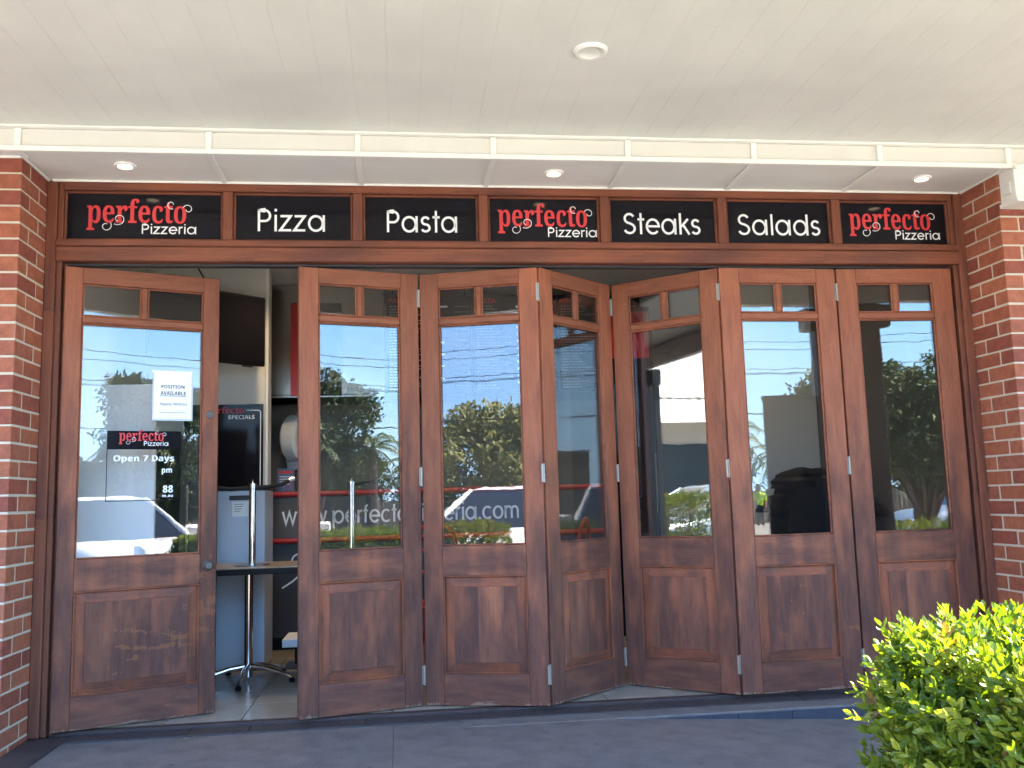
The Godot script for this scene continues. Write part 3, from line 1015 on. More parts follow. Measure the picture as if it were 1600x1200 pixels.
func make_doors() -> void:
	var P := [Vector2(0.108, -0.006), Vector2(0.870, -0.305)]
	var d := make_door(0, P[0], P[1], "leftmost timber door, ajar, with notices on its glass and a knob", 0.088, 0)
	# lock, knob and the stickers on the first door
	var w := 0.8135
	var st := S()
	lathe(st, [[0.0, 0.006], [0.012, 0.0055], [0.013, 0.004], [0.017, 0.0045], [0.0215, 0.003], [0.023, 0.0]], 24, Transform3D(Basis(Vector3.RIGHT, PI / 2), Vector3(w - 0.045, 1.676, 0.001)))
	abx(st, w - 0.0462, w - 0.0438, 1.668, 1.684, 0.0062, 0.0085, 0.0005)
	obj("lock", st, M.bronze, d)
	st = S()
	lathe(st, [[0.0, 0.050], [0.017, 0.049], [0.0225, 0.043], [0.0245, 0.034], [0.021, 0.024], [0.012, 0.018], [0.011, 0.008], [0.026, 0.006], [0.029, 0.0]], 24, Transform3D(Basis(Vector3.RIGHT, PI / 2), Vector3(w - 0.048, 0.828, 0.001)))
	obj("knob", st, M.bronze, d)
	make_door(1, Vector2(1.352, 0.0), Vector2(2.020, -0.185), "second timber folding door, right of the open gap, before the rope posts", 0.108, 1)
	make_door(2, Vector2(2.026, -0.185), Vector2(2.700, 0.0), "third timber folding door, folded back towards the middle", 0.108, 2)
	make_door(3, Vector2(2.714, -0.004), Vector2(3.232, -0.452), "narrowest-looking timber folding door, turned sharply inwards in the middle", 0.108, 1)
	make_door(4, Vector2(3.240, -0.452), Vector2(3.778, -0.004), "fifth timber folding door, turned back out beside the narrow one", 0.112, 2)
	make_door(5, Vector2(3.786, 0.0), Vector2(4.522, -0.022), "second timber folding door from the right, nearly closed", 0.122, 1)
	make_door(6, Vector2(4.528, -0.022), Vector2(5.262, -0.002), "rightmost timber folding door, nearly closed, behind the bush", 0.122, 0)
	# notice and sticker on the first door's glass
	var tr := d.transform
	var n := thing("notice", "white paper notice in a plastic sleeve taped to the leftmost door's glass", "notice")
	n.transform = tr
	var x := 0.567
	obj("sleeve", bx(x - 0.108, x + 0.108, 1.640, 1.925, -0.0193, -0.0183, 0.0), M.fridge, n)
	obj("sheet", bx(x - 0.100, x + 0.100, 1.650, 1.915, -0.0180, -0.0174, 0.0), M.paper, n)
	typed("POSITION", "Droid Sans", true, x - 0.062, x + 0.062, 1.822, 1.842, -0.0171, M.charcoal, n)
	typed("AVAILABLE", "Droid Sans", true, x - 0.066, x + 0.070, 1.785, 1.806, -0.0171, M.charcoal, n)
	obj("underline", bx(x - 0.07, x + 0.072, 1.778, 1.781, -0.0172, -0.0168, 0.0), M.charcoal, n)
	typed("Apply Within", "Droid Sans", false, x - 0.070, x + 0.075, 1.722, 1.742, -0.0171, M.charcoal, n)
	obj("rule", bx(x - 0.07, x + 0.07, 1.684, 1.6865, -0.0172, -0.0168, 0.0), M.inner_dark, n)
	obj("tape", bx(x - 0.112, x + 0.10, 1.912, 1.921, -0.0168, -0.0162, 0.0), M.paper, n)
	var k := thing("door_sticker", "black opening hours sticker with the red shop name on the leftmost door", "sticker")
	k.transform = tr
	var sx := 0.232
	obj("header", bx(sx, sx + 0.385, 1.478, 1.580, -0.0193, -0.0187, 0.0), M.black_gloss, k)
	logo(sx + 0.06, 1.532, 0.24, -0.0186, k)
	var bs := S()
	for r in [[0.0, 0.004, 1.195, 1.478], [0.381, 0.385, 1.195, 1.478], [0.0, 0.385, 1.195, 1.199]]:
		abx(bs, sx + r[0], sx + r[1], r[2], r[3], -0.0193, -0.0187, 0.0)
	obj("border", bs, M.black_gloss, k)
	typed("Open 7 Days", "Droid Sans", true, sx + 0.035, sx + 0.348, 1.402, 1.446, -0.0190, M.sign_white, k)
	typed("pm", "Droid Sans", true, sx + 0.285, sx + 0.338, 1.338, 1.372, -0.0190, M.sign_white, k)
	typed("88", "Droid Sans", true, sx + 0.292, sx + 0.345, 1.238, 1.278, -0.0190, M.sign_white, k)
	typed("m.au", "Droid Sans", true, sx + 0.290, sx + 0.345, 1.214, 1.226, -0.0190, M.sign_white, k)

# ------------------------------------------------------------------ inside the shop
func downlamp(at: Vector3, e: float, label: String) -> void:
	var d := thing("ceiling_lamp", label, "downlight", at, 0.0, "small round lamps in the shop ceiling")
	var st := S()
	lathe(st, [[0.046, -0.003], [0.052, -0.010], [0.062, -0.008], [0.066, 0.0]], 22)
	obj("trim", st, M.white, d)
	var ls := S()
	lathe(ls, [[0.0, -0.006], [0.03, -0.006], [0.0455, -0.0025]], 20)
	obj("lamp", ls, M.lamp, d)
	var sp := SpotLight3D.new()
	sp.name = "lamp_light"
	sp.light_color = Color(1.0, 0.88, 0.70)
	sp.light_energy = e
	sp.light_size = 0.045
	sp.spot_angle = 68.0
	sp.spot_angle_attenuation = 1.0
	sp.spot_range = 12.0
	sp.spot_attenuation = 2.0
	sp.shadow_enabled = true
	d.add_child(sp)
	sp.position = Vector3(0, -0.014, 0)
	sp.rotation.x = -PI / 2

func make_inside() -> void:
	downlamp(Vector3(1.05, 3.0, -1.55), 0.16, "small round ceiling lamp inside above the opening gap")
	downlamp(Vector3(2.35, 3.0, -1.7), 0.085, "small round ceiling lamp before the left menu boards")
	downlamp(Vector3(3.55, 3.0, -1.7), 0.085, "small round ceiling lamp before the right menu board")
	downlamp(Vector3(4.75, 3.0, -1.6), 0.07, "small round ceiling lamp inside behind the rightmost doors")
	# wall stub on the left with television, specials board and cabinet
	var ws := thing("partition_wall", "white partition wall inside the left door, carrying the television", "wall")
	obj("wall", bx(-0.02, 0.872, 0.02, 3.0, -2.25, -2.10, 0.0), M.inner_wall, ws)
	obj("corner_trim", bx(0.873, 0.895, 0.02, 3.0, -2.26, -2.088, 0.003), M.white, ws)
	var tv := thing("television", "black flat television hung high inside the left door", "television", Vector3(0.545, 2.46, -1.62), deg_to_rad(40))
	obj("case", bx(-0.46, 0.46, -0.265, 0.265, -0.04, 0.0, 0.008), M.black, tv)
	obj("screen", bx(-0.445, 0.445, -0.245, 0.25, 0.0005, 0.003, 0.0), M.black_gloss, tv)
	obj("sensor", bx(0.28, 0.36, -0.278, -0.266, -0.03, -0.008, 0.002), M.charcoal, tv)
	obj("bracket", bx(-0.05, 0.05, -0.08, 0.08, -0.50, -0.041, 0.004), M.charcoal, tv)
	var cb := thing("television_cable", "thin black cable hanging from the ceiling above the television", "cable", Vector3(0.52, 2.73, -1.75))
	var st := S()
	tube(st, [Vector3(0, 0, 0), Vector3(-0.03, 0.08, 0.01), Vector3(-0.08, 0.17, 0.03), Vector3(-0.12, 0.268, 0.05)], 0.006, 6)
	obj("cord", st, M.black, cb)
	var sb := thing("specials_board", "black specials board leaning on the cabinet below the television", "board", Vector3(0.0, 0, -2.045))
	obj("board", bx(0.28, 0.865, 1.285, 1.925, -0.012, 0.0, 0.002), M.black_gloss, sb)
	typed("perfecto", "Droid Serif", true, 0.44, 0.72, 1.842, 1.905, 0.0005, M.sign_red, sb)
	typed("SPECIALS", "Droid Sans", true, 0.605, 0.80, 1.812, 1.842, 0.0005, M.sign_white, sb)
	st = S()
	stroke(st, [Vector2(0.74, 1.878)] + arc(0.825, 1.858, 0.02, 0.02, 90, 0, 6) + [Vector2(0.845, 1.30)], 0.007, 0.0015)
	obj("border_line", st, M.sign_white, sb)
	var fr := thing("cabinet", "pale grey metal cabinet standing under the specials board", "cabinet", Vector3(0, 0, 0))
	obj("body", bx(0.32, 0.945, 0.03, 1.262, -2.02, -1.60, 0.006), M.fridge, fr)
	obj("lid", bx(0.31, 0.952, 1.263, 1.283, -2.03, -1.585, 0.004), M.charcoal, fr)
	obj("vent_strip", bx(0.70, 0.86, 1.195, 1.228, -1.6, -1.594, 0.001), M.charcoal, fr)
	obj("paper_label", bx(0.72, 0.83, 1.08, 1.185, -1.6, -1.597, 0.0), M.paper, fr)
	for k in 4:
		obj("print_line", bx(0.735, 0.80 - 0.008 * k, 1.165 - k * 0.016, 1.169 - k * 0.016, -1.597, -1.5962, 0.0), M.inner_dark, fr)
	obj("foot", bx(0.34, 0.92, 0.02, 0.03, -2.0, -1.62, 0.0), M.black, fr)
	# white board and dark uprights behind the first door's glass
	var wb := thing("white_panel", "tall white panel standing close behind the leftmost door's glass", "panel", Vector3(0.0, 0, -0.42))
	obj("board", bx(-0.015, 0.492, 0.02, 1.874, -0.03, 0.0, 0.003), M.paper, wb)
	var du := thing("drink_cooler", "dark upright cooler with a glass door behind the leftmost door", "cooler", Vector3(0.0, 0, -1.0))
	obj("body", bx(0.02, 0.64, 0.02, 1.62, -0.50, 0.0, 0.008), M.charcoal, du)
	obj("glass_door", bx(0.06, 0.50, 0.25, 1.56, 0.001, 0.008, 0.002), M.black_gloss, du)
	obj("handle", bx(0.54, 0.56, 0.8, 1.3, 0.001, 0.03, 0.004), M.steel, du)
	# stainless hood and the banner in front of it
	var hd := thing("extraction_hood", "brushed stainless steel hood above the counter left of the menu boards", "hood", Vector3(0, 0, -2.62))
	obj("front", bx(0.66, 1.78, 2.06, 2.995, -0.02, 0.0, 0.003), M.steel, hd)
	obj("side", bx(0.66, 0.68, 2.06, 2.995, -0.9, -0.021, 0.002), M.steel, hd)
	obj("lip", bx(0.66, 1.78, 2.035, 2.059, -0.03, 0.006, 0.003), M.steel, hd)
	var bn := thing("banner", "narrow black banner with a red edge and upright red shop name", "banner", Vector3(0, 0, -2.585))
	obj("cloth", bx(1.075, 1.42, 2.05, 2.83, -0.006, 0.0, 0.001), M.black, bn)
	obj("red_edge", bx(1.005, 1.0745, 2.05, 2.83, -0.007, 0.001, 0.001), M.red, bn)
	var tx := type_mesh("perfecto", "Droid Serif", true, 0.16)
	var o := put("lettering", tx, M.sign_red, bn)
	var bb := tx.get_aabb()
	o.rotation.z = PI / 2
	var ks := 0.52 / bb.size.x
	o.scale = Vector3(ks, ks, 1)
	o.position = Vector3(1.235, 2.16, 0.001)
	for c in [Vector2(1.125, 2.73), Vector2(1.125, 2.12)]:
		for sp2 in [spiral(c, 0.012, 0.036, 0, 400), spiral(c + Vector2(0.05, 0.05), 0.03, 0.008, 200, -160)]:
			st = S()
			stroke(st, sp2, 0.006, 0.0015)
			obj("flourish", st, M.sign_white, bn)
	# counter
	var ct := thing("counter", "black fronted shop counter with two red rails and a web address", "counter", Vector3(0, 0, -2.45))
	obj("front", bx(0.75, 3.6, 0.12, 1.215, -0.04, 0.0, 0.0), M.charcoal, ct)
	obj("top", bx(0.75, 3.6, 1.216, 1.245, -0.62, -0.012, 0.003), M.black, ct)
	obj("plinth", bx(0.76, 3.58, 0.02, 0.12, -0.10, -0.05, 0.0), M.black, ct)
	obj("kick_panel", bx(0.76, 1.62, 0.889, 1.205, 0.001, 0.006, 0.001), M.dull, ct)
	for y in [1.237, 0.868]:
		st = S()
		tube(st, [Vector3(0.76, y, 0.022), Vector3(3.59, y, 0.022)], 0.021, 12)
		obj("rail", st, M.red, ct)
	sans("www.perfectopizzeria.com", 0.965, 2.86, 0.995, 0.142, 0.088, 0.0065, 0.003, M.sign_white, ct)
	st = S()
	stroke(st, [Vector2(0.96, 0.50), Vector2(1.04, 0.55), Vector2(1.10, 0.60)] + spiral(Vector2(1.085, 0.70), 0.085, 0.025, -50, 330), 0.013, 0.003)
	obj("flourish", st, M.sign_white, ct)
	# things on the counter
	var lh := thing("leaflet_holder", "clear holder of blue leaflets on the counter", "leaflet holder", Vector3(0.965, 1.246, -2.60))
	obj("leaflets", bx(-0.07, 0.07, 0.006, 0.205, -0.025, -0.012, 0.001), mat(0.09, 0.13, 0.24, 0.5), lh)
	obj("stand", bx(-0.075, 0.075, 0.0, 0.12, -0.011, -0.008, 0.0), M.glass, lh)
	obj("base", bx(-0.075, 0.075, 0.0, 0.006, -0.06, 0.03, 0.001), M.fridge, lh)
	obj("heading", bx(-0.055, 0.055, 0.165, 0.185, -0.0118, -0.011, 0.0), M.sign_red, lh)
	for k in 4:
		obj("print_line", bx(-0.05, 0.03 + 0.006 * k, 0.075 + k * 0.02, 0.081 + k * 0.02, -0.0118, -0.0112, 0.0), M.paper, lh)
	var dd := thing("dispenser", "round white drum shaped dispenser on the wall behind the counter", "dispenser", Vector3(1.01, 1.72, -2.98), deg_to_rad(66))
	st = S()
	lathe(st, [[0.0, 0.09], [0.17, 0.088], [0.205, 0.07], [0.21, -0.03], [0.19, -0.05]], 32, Transform3D(Basis(Vector3.RIGHT, PI / 2), Vector3.ZERO))
	obj("drum", st, M.paper, dd)
	obj("tray", bx(-0.06, 0.06, -0.27, -0.20, -0.06, 0.07, 0.01), M.fridge, dd)
	var bw := thing("rear_partition", "grey kitchen partition wall behind the counter", "wall")
	obj("wall", bx(0.45, 5.38, 0.02, 2.03, -3.30, -3.12, 0.0), M.kitchen, bw)
	for q in [[0.80 + 0.085, 1.60, "y"], [0.93, 1.52, ""]]:
		obj("paper_tag", bx(q[0] - 0.025, q[0] + 0.025, q[1], q[1] + 0.17, -3.119, -3.117, 0.0), mat(0.55, 0.42, 0.06, 0.7) if q[2] else M.paper, bw)
	# menu boards
	var lists := [
		["PASTA", ["Spaghetti", "Fettuccine", "Penne", "Ravioli", "Gnocchi", "Lasagne", "Risotto"]],
		["PIZZA", ["MEAT LOVER", "LOS VEGGIES", "PILI", "ROAST BEEF", "TROPICANA", "MARGHERITA", "NAPOLITANA", "AMERICAN", "MEXICAN", "HAWAIIAN", "SEAFOOD", "CAPRICCIOSA"]],
		["POLLO", ["FIORENTINA", "ALLA CREMA", "CACCIATORA", "ASPARAGI", "PARMIGIANA", "MARSALA", "PESCARA", "PIZZAIOLA", "AL LIMONE", "SORRENTO", "SALTIMBOCCA", "BISTECCA", "TANDOORI"]]]
	var names := ["black menu board with white type, left one above the counter", "black menu board with white type, middle one above the counter", "black menu board with white type, right one above the counter"]
	for b in 3:
		var x0 := 1.80 + b * 0.74
		var mb := thing("menu_board", names[b], "menu board", Vector3(x0, 0, -2.60), 0.0, "menu boards hung above the counter")
		obj("board", bx(0.0, 0.725, 2.06, 2.90, -0.02, 0.0, 0.002), M.black, mb)
		obj("hanger", bx(0.05, 0.058, 2.90, 3.0, -0.012, -0.006, 0.0), M.steel, mb)
		obj("hanger", bx(0.665, 0.673, 2.90, 3.0, -0.012, -0.006, 0.0), M.steel, mb)
		typed(lists[b][0], "Droid Sans", true, 0.02, 0.20, 2.835, 2.872, 0.0006, M.menu_red, mb)
		var n: int = lists[b][1].size()
		var step := 0.72 / n
		for k in n:
			var y := 2.79 - k * step
			var word: String = lists[b][1][k]
			typed(word, "Droid Sans", true, 0.37, 0.37 + 0.0165 * word.length(), y, y + 0.021, 0.0006, M.menu_white, mb)
		# small print, too fine to read: broken lines of grey words
		st = S()
		for k in 30:
			var y := 2.80 - k * 0.0245
			var x := 0.02
			var stop := rng.randf_range(0.16, 0.33)
			while x < stop:
				var l := rng.randf_range(0.012, 0.04)
				abx(st, x, minf(x + l, stop), y, y + 0.008, 0.0003, 0.0012, 0.0)
				x += l + 0.007
			x = 0.58
			while x < 0.70 and k % 2 == 0:
				var l := rng.randf_range(0.012, 0.03)
				abx(st, x, minf(x + l, 0.70), y, y + 0.008, 0.0003, 0.0012, 0.0)
				x += l + 0.007
		var sp := obj("small_print", st, M.print_grey, mb)
		sp.set_meta("kind", "stuff")
	# table by the gap and the rope posts stored on it
	var tb := thing("table", "small table with a dark edged top and chrome star base in the opening", "table", Vector3(0.92, 0, -1.22))
	st = S()
	box(st, Vector3(0.26, 0.762, 0), Vector3(1.30, 0.006, 0.60), 0.001)
	obj("table_top", st, M.table_top, tb)
	obj("top_edge", bx(-0.395, 0.915, 0.722, 0.7585, -0.305, 0.305, 0.004), M.black, tb)
	st = S()
	tube(st, [Vector3(-0.02, 0.05, 0), Vector3(-0.02, 0.722, 0)], 0.028, 18)
	obj("column", st, M.chrome, tb)
	for a in 5:
		var dirv := Vector3(cos(TAU * a / 5 + 0.35), 0, sin(TAU * a / 5 + 0.35))
		st = S()
		tube(st, [Vector3(-0.02, 0.115, 0) + dirv * 0.02, Vector3(-0.02, 0.105, 0) + dirv * 0.12, Vector3(-0.02, 0.075, 0) + dirv * 0.24, Vector3(-0.02, 0.048, 0) + dirv * 0.31], [0.02, 0.018, 0.015, 0.012], 10)
		var leg := obj("leg", st, M.chrome if a != 2 else M.chrome, tb)
		var ft := S()
		lathe(ft, [[0.0, 0.0], [0.018, 0.0], [0.02, 0.02], [0.008, 0.03], [0.0, 0.034]], 12, Transform3D(Basis.IDENTITY, Vector3(-0.02, 0.021, 0) + dirv * 0.31))
		obj("foot", ft, M.black, leg)
	var rp: Node3D
	for q in [[0.925, "chrome rope post standing on the table in the opening"], [1.575, "chrome rope post on the table, seen through the second door's glass"]]:
		if rp == null:
			rp = thing("rope_post", q[1], "rope post", Vector3(q[0], 0.766, -1.18), 0.0, "chrome rope posts on the table")
			st = S()
			lathe(st, [[0.0, 0.012], [0.025, 0.012], [0.10, 0.006], [0.115, 0.003], [0.115, 0.0]], 28)
			obj("base", st, M.steel, rp)
			st = S()
			lathe(st, [[0.0225, 0.012], [0.0225, 0.50], [0.026, 0.502], [0.026, 0.53], [0.020, 0.535], [0.0, 0.537]], 22)
			obj("shaft", st, M.chrome, rp)
			st = S()
			lathe(st, [[0.007, 0.536], [0.009, 0.55], [0.005, 0.56], [0.0, 0.562]], 12)
			obj("finial", st, M.chrome, rp)
		else:
			copy_of(rp, Vector3(q[0], 0.766, -1.18), 0.0, q[1])
	var ropes := [[[Vector3(0.925, 1.275, -1.18), Vector3(0.78, 1.265, -1.2), Vector3(0.60, 1.29, -1.22), Vector3(0.40, 1.36, -1.25)], "black barrier rope running left from the first rope post"], [[Vector3(0.925, 1.275, -1.18), Vector3(1.02, 1.275, -1.2), Vector3(1.10, 1.29, -1.24), Vector3(1.175, 1.325, -1.28)], "short black barrier rope rising right of the first rope post"], [[Vector3(1.60, 1.28, -1.18), Vector3(1.75, 1.29, -1.2), Vector3(1.88, 1.32, -1.22), Vector3(2.0, 1.39, -1.25)], "barrier rope with chrome end on the second rope post"]]
	for q in ropes:
		var r := thing("barrier_rope", q[1], "rope", Vector3.ZERO, 0.0, "barrier ropes between the rope posts")
		st = S()
		tube(st, q[0], 0.014, 10)
		obj("rope", st, M.rope, r)
		st = S()
		var e1: Vector3 = q[0][3]
		var e0: Vector3 = q[0][2]
		tube(st, [e1 - (e1 - e0) * 0.35, e1 + (e1 - e0) * 0.1], 0.017, 12)
		obj("end_clip", st, M.chrome, r)
	# low white plinth under the counter
	var wp := thing("low_shelf", "low white shelf near the floor behind the table", "shelf", Vector3(1.33, 0, -1.75))
	obj("board", bx(-0.26, 0.34, 0.17, 0.225, -0.18, 0.18, 0.004), M.paper, wp)
	obj("leg", bx(-0.20, -0.16, 0.02, 0.169, -0.10, -0.06, 0.003), M.black, wp)
	obj("leg", bx(0.24, 0.28, 0.02, 0.169, -0.10, -0.06, 0.003), M.black, wp)
	# red metal chairs behind the folded doors
	var rc: Node3D
	var cl := [[1.98, -1.05, 0.5, "red metal chair behind the hinge of the second and third doors"], [2.86, -1.0, 1.2, "red metal chair behind the gap beside the narrow folded door"]]
	for q in cl:
		if rc != null:
			copy_of(rc, Vector3(q[0], 0.021, q[1]), q[2], q[3])
			continue
		rc = thing("metal_chair", q[3], "chair", Vector3(q[0], 0.021, q[1]), q[2], "red metal chairs at the front of the shop")
		st = S()
		box(st, Vector3(0, 0.455, 0), Vector3(0.40, 0.022, 0.40), 0.008)
		obj("seat", st, M.red, rc)
		for k in [[-0.18, -0.18], [0.18, -0.18], [-0.18, 0.18], [0.18, 0.18]]:
			st = S()
			tube(st, [Vector3(k[0] * 1.12, 0.0, k[1] * 1.12), Vector3(k[0], 0.445, k[1])], 0.0125, 8)
			obj("leg", st, M.red, rc)
		st = S()
		var bk := []
		for p in [Vector2(-0.19, 0.45), Vector2(-0.19, 0.75)] + arc(0, 0.80, 0.19, 0.19, 180, 0, 10) + [Vector2(0.19, 0.75), Vector2(0.19, 0.45)]:
			bk.append(Vector3(p.x, p.y, 0.19 + (p.y - 0.45) * 0.15))
		tube(st, bk, 0.0125, 8)
		obj("back_frame", st, M.red, rc)
		for yy in [0.60, 0.74]:
			st = S()
			var sl := []
			for t in 9:
				var u := -0.19 + 0.38 * t / 8.0
				sl.append(Vector3(u, yy + 0.09 * (1.0 - pow(u / 0.19, 2)), 0.19 + (yy - 0.45) * 0.15))
			tube(st, sl, 0.010, 8)
			obj("back_slat", st, M.red, rc)
	# drinks fridge with a red header, right of the counter
	var df := thing("drinks_fridge", "tall dark drinks fridge with a red header seen through the fifth door", "fridge", Vector3(3.64, 0, -2.36))
	obj("body", bx(-0.02, 0.40, 0.02, 2.75, -0.05, 0.0, 0.012), M.black, df)
	obj("glass_door", bx(0.03, 0.35, 0.35, 2.10, 0.001, 0.015, 0.004), M.black_gloss, df)
	obj("header", bx(0.03, 0.36, 2.30, 2.70, 0.001, 0.02, 0.006), M.red, df)
	obj("handle", bx(0.36, 0.375, 1.0, 1.5, 0.016, 0.045, 0.004), M.steel, df)
	var gw := thing("short_partition", "pale grey short partition wall behind the black heap on the right", "wall")
	obj("wall", bx(4.66, 5.395, 0.02, 2.998, -2.32, -2.22, 0.0), M.inner_grey, gw)
	obj("end_trim", bx(4.64, 4.6595, 0.02, 2.998, -2.33, -2.21, 0.002), M.charcoal, gw)
	# black heap on a table and dark cooler behind the right-hand doors
	var hp := thing("side_table", "dark table carrying a black heap behind the right-hand doors", "table", Vector3(5.0, 0, -1.35))
	obj("table_top", bx(-0.45, 0.38, 0.72, 0.75, -0.33, 0.33, 0.004), M.black, hp)
	for k in [[-0.40, -0.28], [0.33, -0.28], [-0.40, 0.28], [0.33, 0.28]]:
		obj("leg", bx(k[0] - 0.02, k[0] + 0.02, 0.02, 0.719, k[1] - 0.02, k[1] + 0.02, 0.003), M.black, hp)
	var bl := thing("covered_heap", "bumpy heap of folded black covers piled on the dark table", "covers", Vector3(5.0, 0.751, -1.35))
	for k in 9:
		st = S()
		var r2 := rng.randf_range(0.13, 0.2)
		var prof := []
		for t in 9:
			var an := PI / 2 - PI / 2 * t / 8.0
			prof.append([r2 * cos(an) * rng.randf_range(0.92, 1.08) if t > 0 else 0.0, r2 * 0.8 * sin(an)])
		lathe(st, prof, 14, Transform3D(Basis(Vector3.UP, rng.randf() * TAU).scaled(Vector3(1.2, 1.0, 0.8)), Vector3(-0.30 + 0.075 * k, [0.25, 0.42, 0.45, 0.38, 0.44, 0.40, 0.30, 0.20, 0.08][k], rng.randf_range(-0.08, 0.08))))
		obj("cover", st, M.black, bl)
	st = S()
	prism(st, PackedVector2Array([Vector2(-0.38, 0), Vector2(0.36, 0), Vector2(0.34, 0.15), Vector2(0.20, 0.32), Vector2(0.05, 0.44), Vector2(-0.12, 0.50), Vector2(-0.30, 0.42), Vector2(-0.37, 0.2)]), -0.2, 0.16)
	obj("lower_cover", st, M.black, bl)

# ------------------------------------------------------------------ plants
func leaf_mesh(l: float, w: float) -> ArrayMesh:
	var st := S()
	var a := Vector3.ZERO
	var t := Vector3(0, 0.004, l)
	for s in [-1.0, 1.0]:
		var p := Vector3(s * w * 0.42, w * 0.22, l * 0.28)
		var q := Vector3(s * w * 0.5, w * 0.26, l * 0.55)
		var c := Vector3(0, 0, l * 0.55)
		var r := Vector3(s * w * 0.3, w * 0.16, l * 0.82)
		var up := Vector3(-s * 0.4, 1, 0)
		tri(st, a, p, c, up)
		tri(st, p, q, c, up)
		tri(st, q, r, c, up)
		tri(st, r, t, c, up)
	return st.commit()

func sprig_mesh(sd: int) -> ArrayMesh:
	var r := RandomNumberGenerator.new()
	r.seed = sd
	var st := S()
	var lm := leaf_mesh(0.0245, 0.0118)
	for k in 8:
		var an := k * 2.4 + r.randf_range(-0.3, 0.3)
		var h := 0.006 + 0.0065 * k
		var tilt := lerpf(0.15, 1.05, k / 7.0) + r.randf_range(-0.2, 0.2)
		var d := Vector3(cos(an) * cos(tilt), sin(tilt), sin(an) * cos(tilt))
		st.append_from(lm, 0, Transform3D(frame_of(d) * Basis(Vector3(0, 0, 1), r.randf_range(-0.4, 0.4)), Vector3(0, h, 0)).scaled_local(Vector3.ONE * r.randf_range(0.8, 1.15)))
	return st.commit()

func multi(called: String, mesh: Mesh, xs: Array, cols: Array, m: Material, parent: Node) -> MultiMeshInstance3D:
	var mm := MultiMesh.new()
	mm.transform_format = MultiMesh.TRANSFORM_3D
	mm.use_colors = true
	mm.mesh = mesh
	mm.instance_count = xs.size()
	for i in xs.size():
		mm.set_instance_transform(i, xs[i])
		mm.set_instance_color(i, cols[i])
	var o := MultiMeshInstance3D.new()
	o.name = called
	o.multimesh = mm
	o.material_override = m
	parent.add_child(o, true)
	o.set_meta("kind", "stuff")
	return o

func leaf_colour(r: RandomNumberGenerator) -> Color:
	var c := Color(0.085, 0.14, 0.014).lerp(Color(0.21, 0.265, 0.026), r.randf())
	var k := r.randf()
	if k < 0.3:
		c = c.lerp(Color(0.38, 0.40, 0.055), r.randf())
	elif k > 0.985:
		c = Color(0.30, 0.20, 0.05).lerp(Color(0.16, 0.09, 0.04), r.randf())
	return c

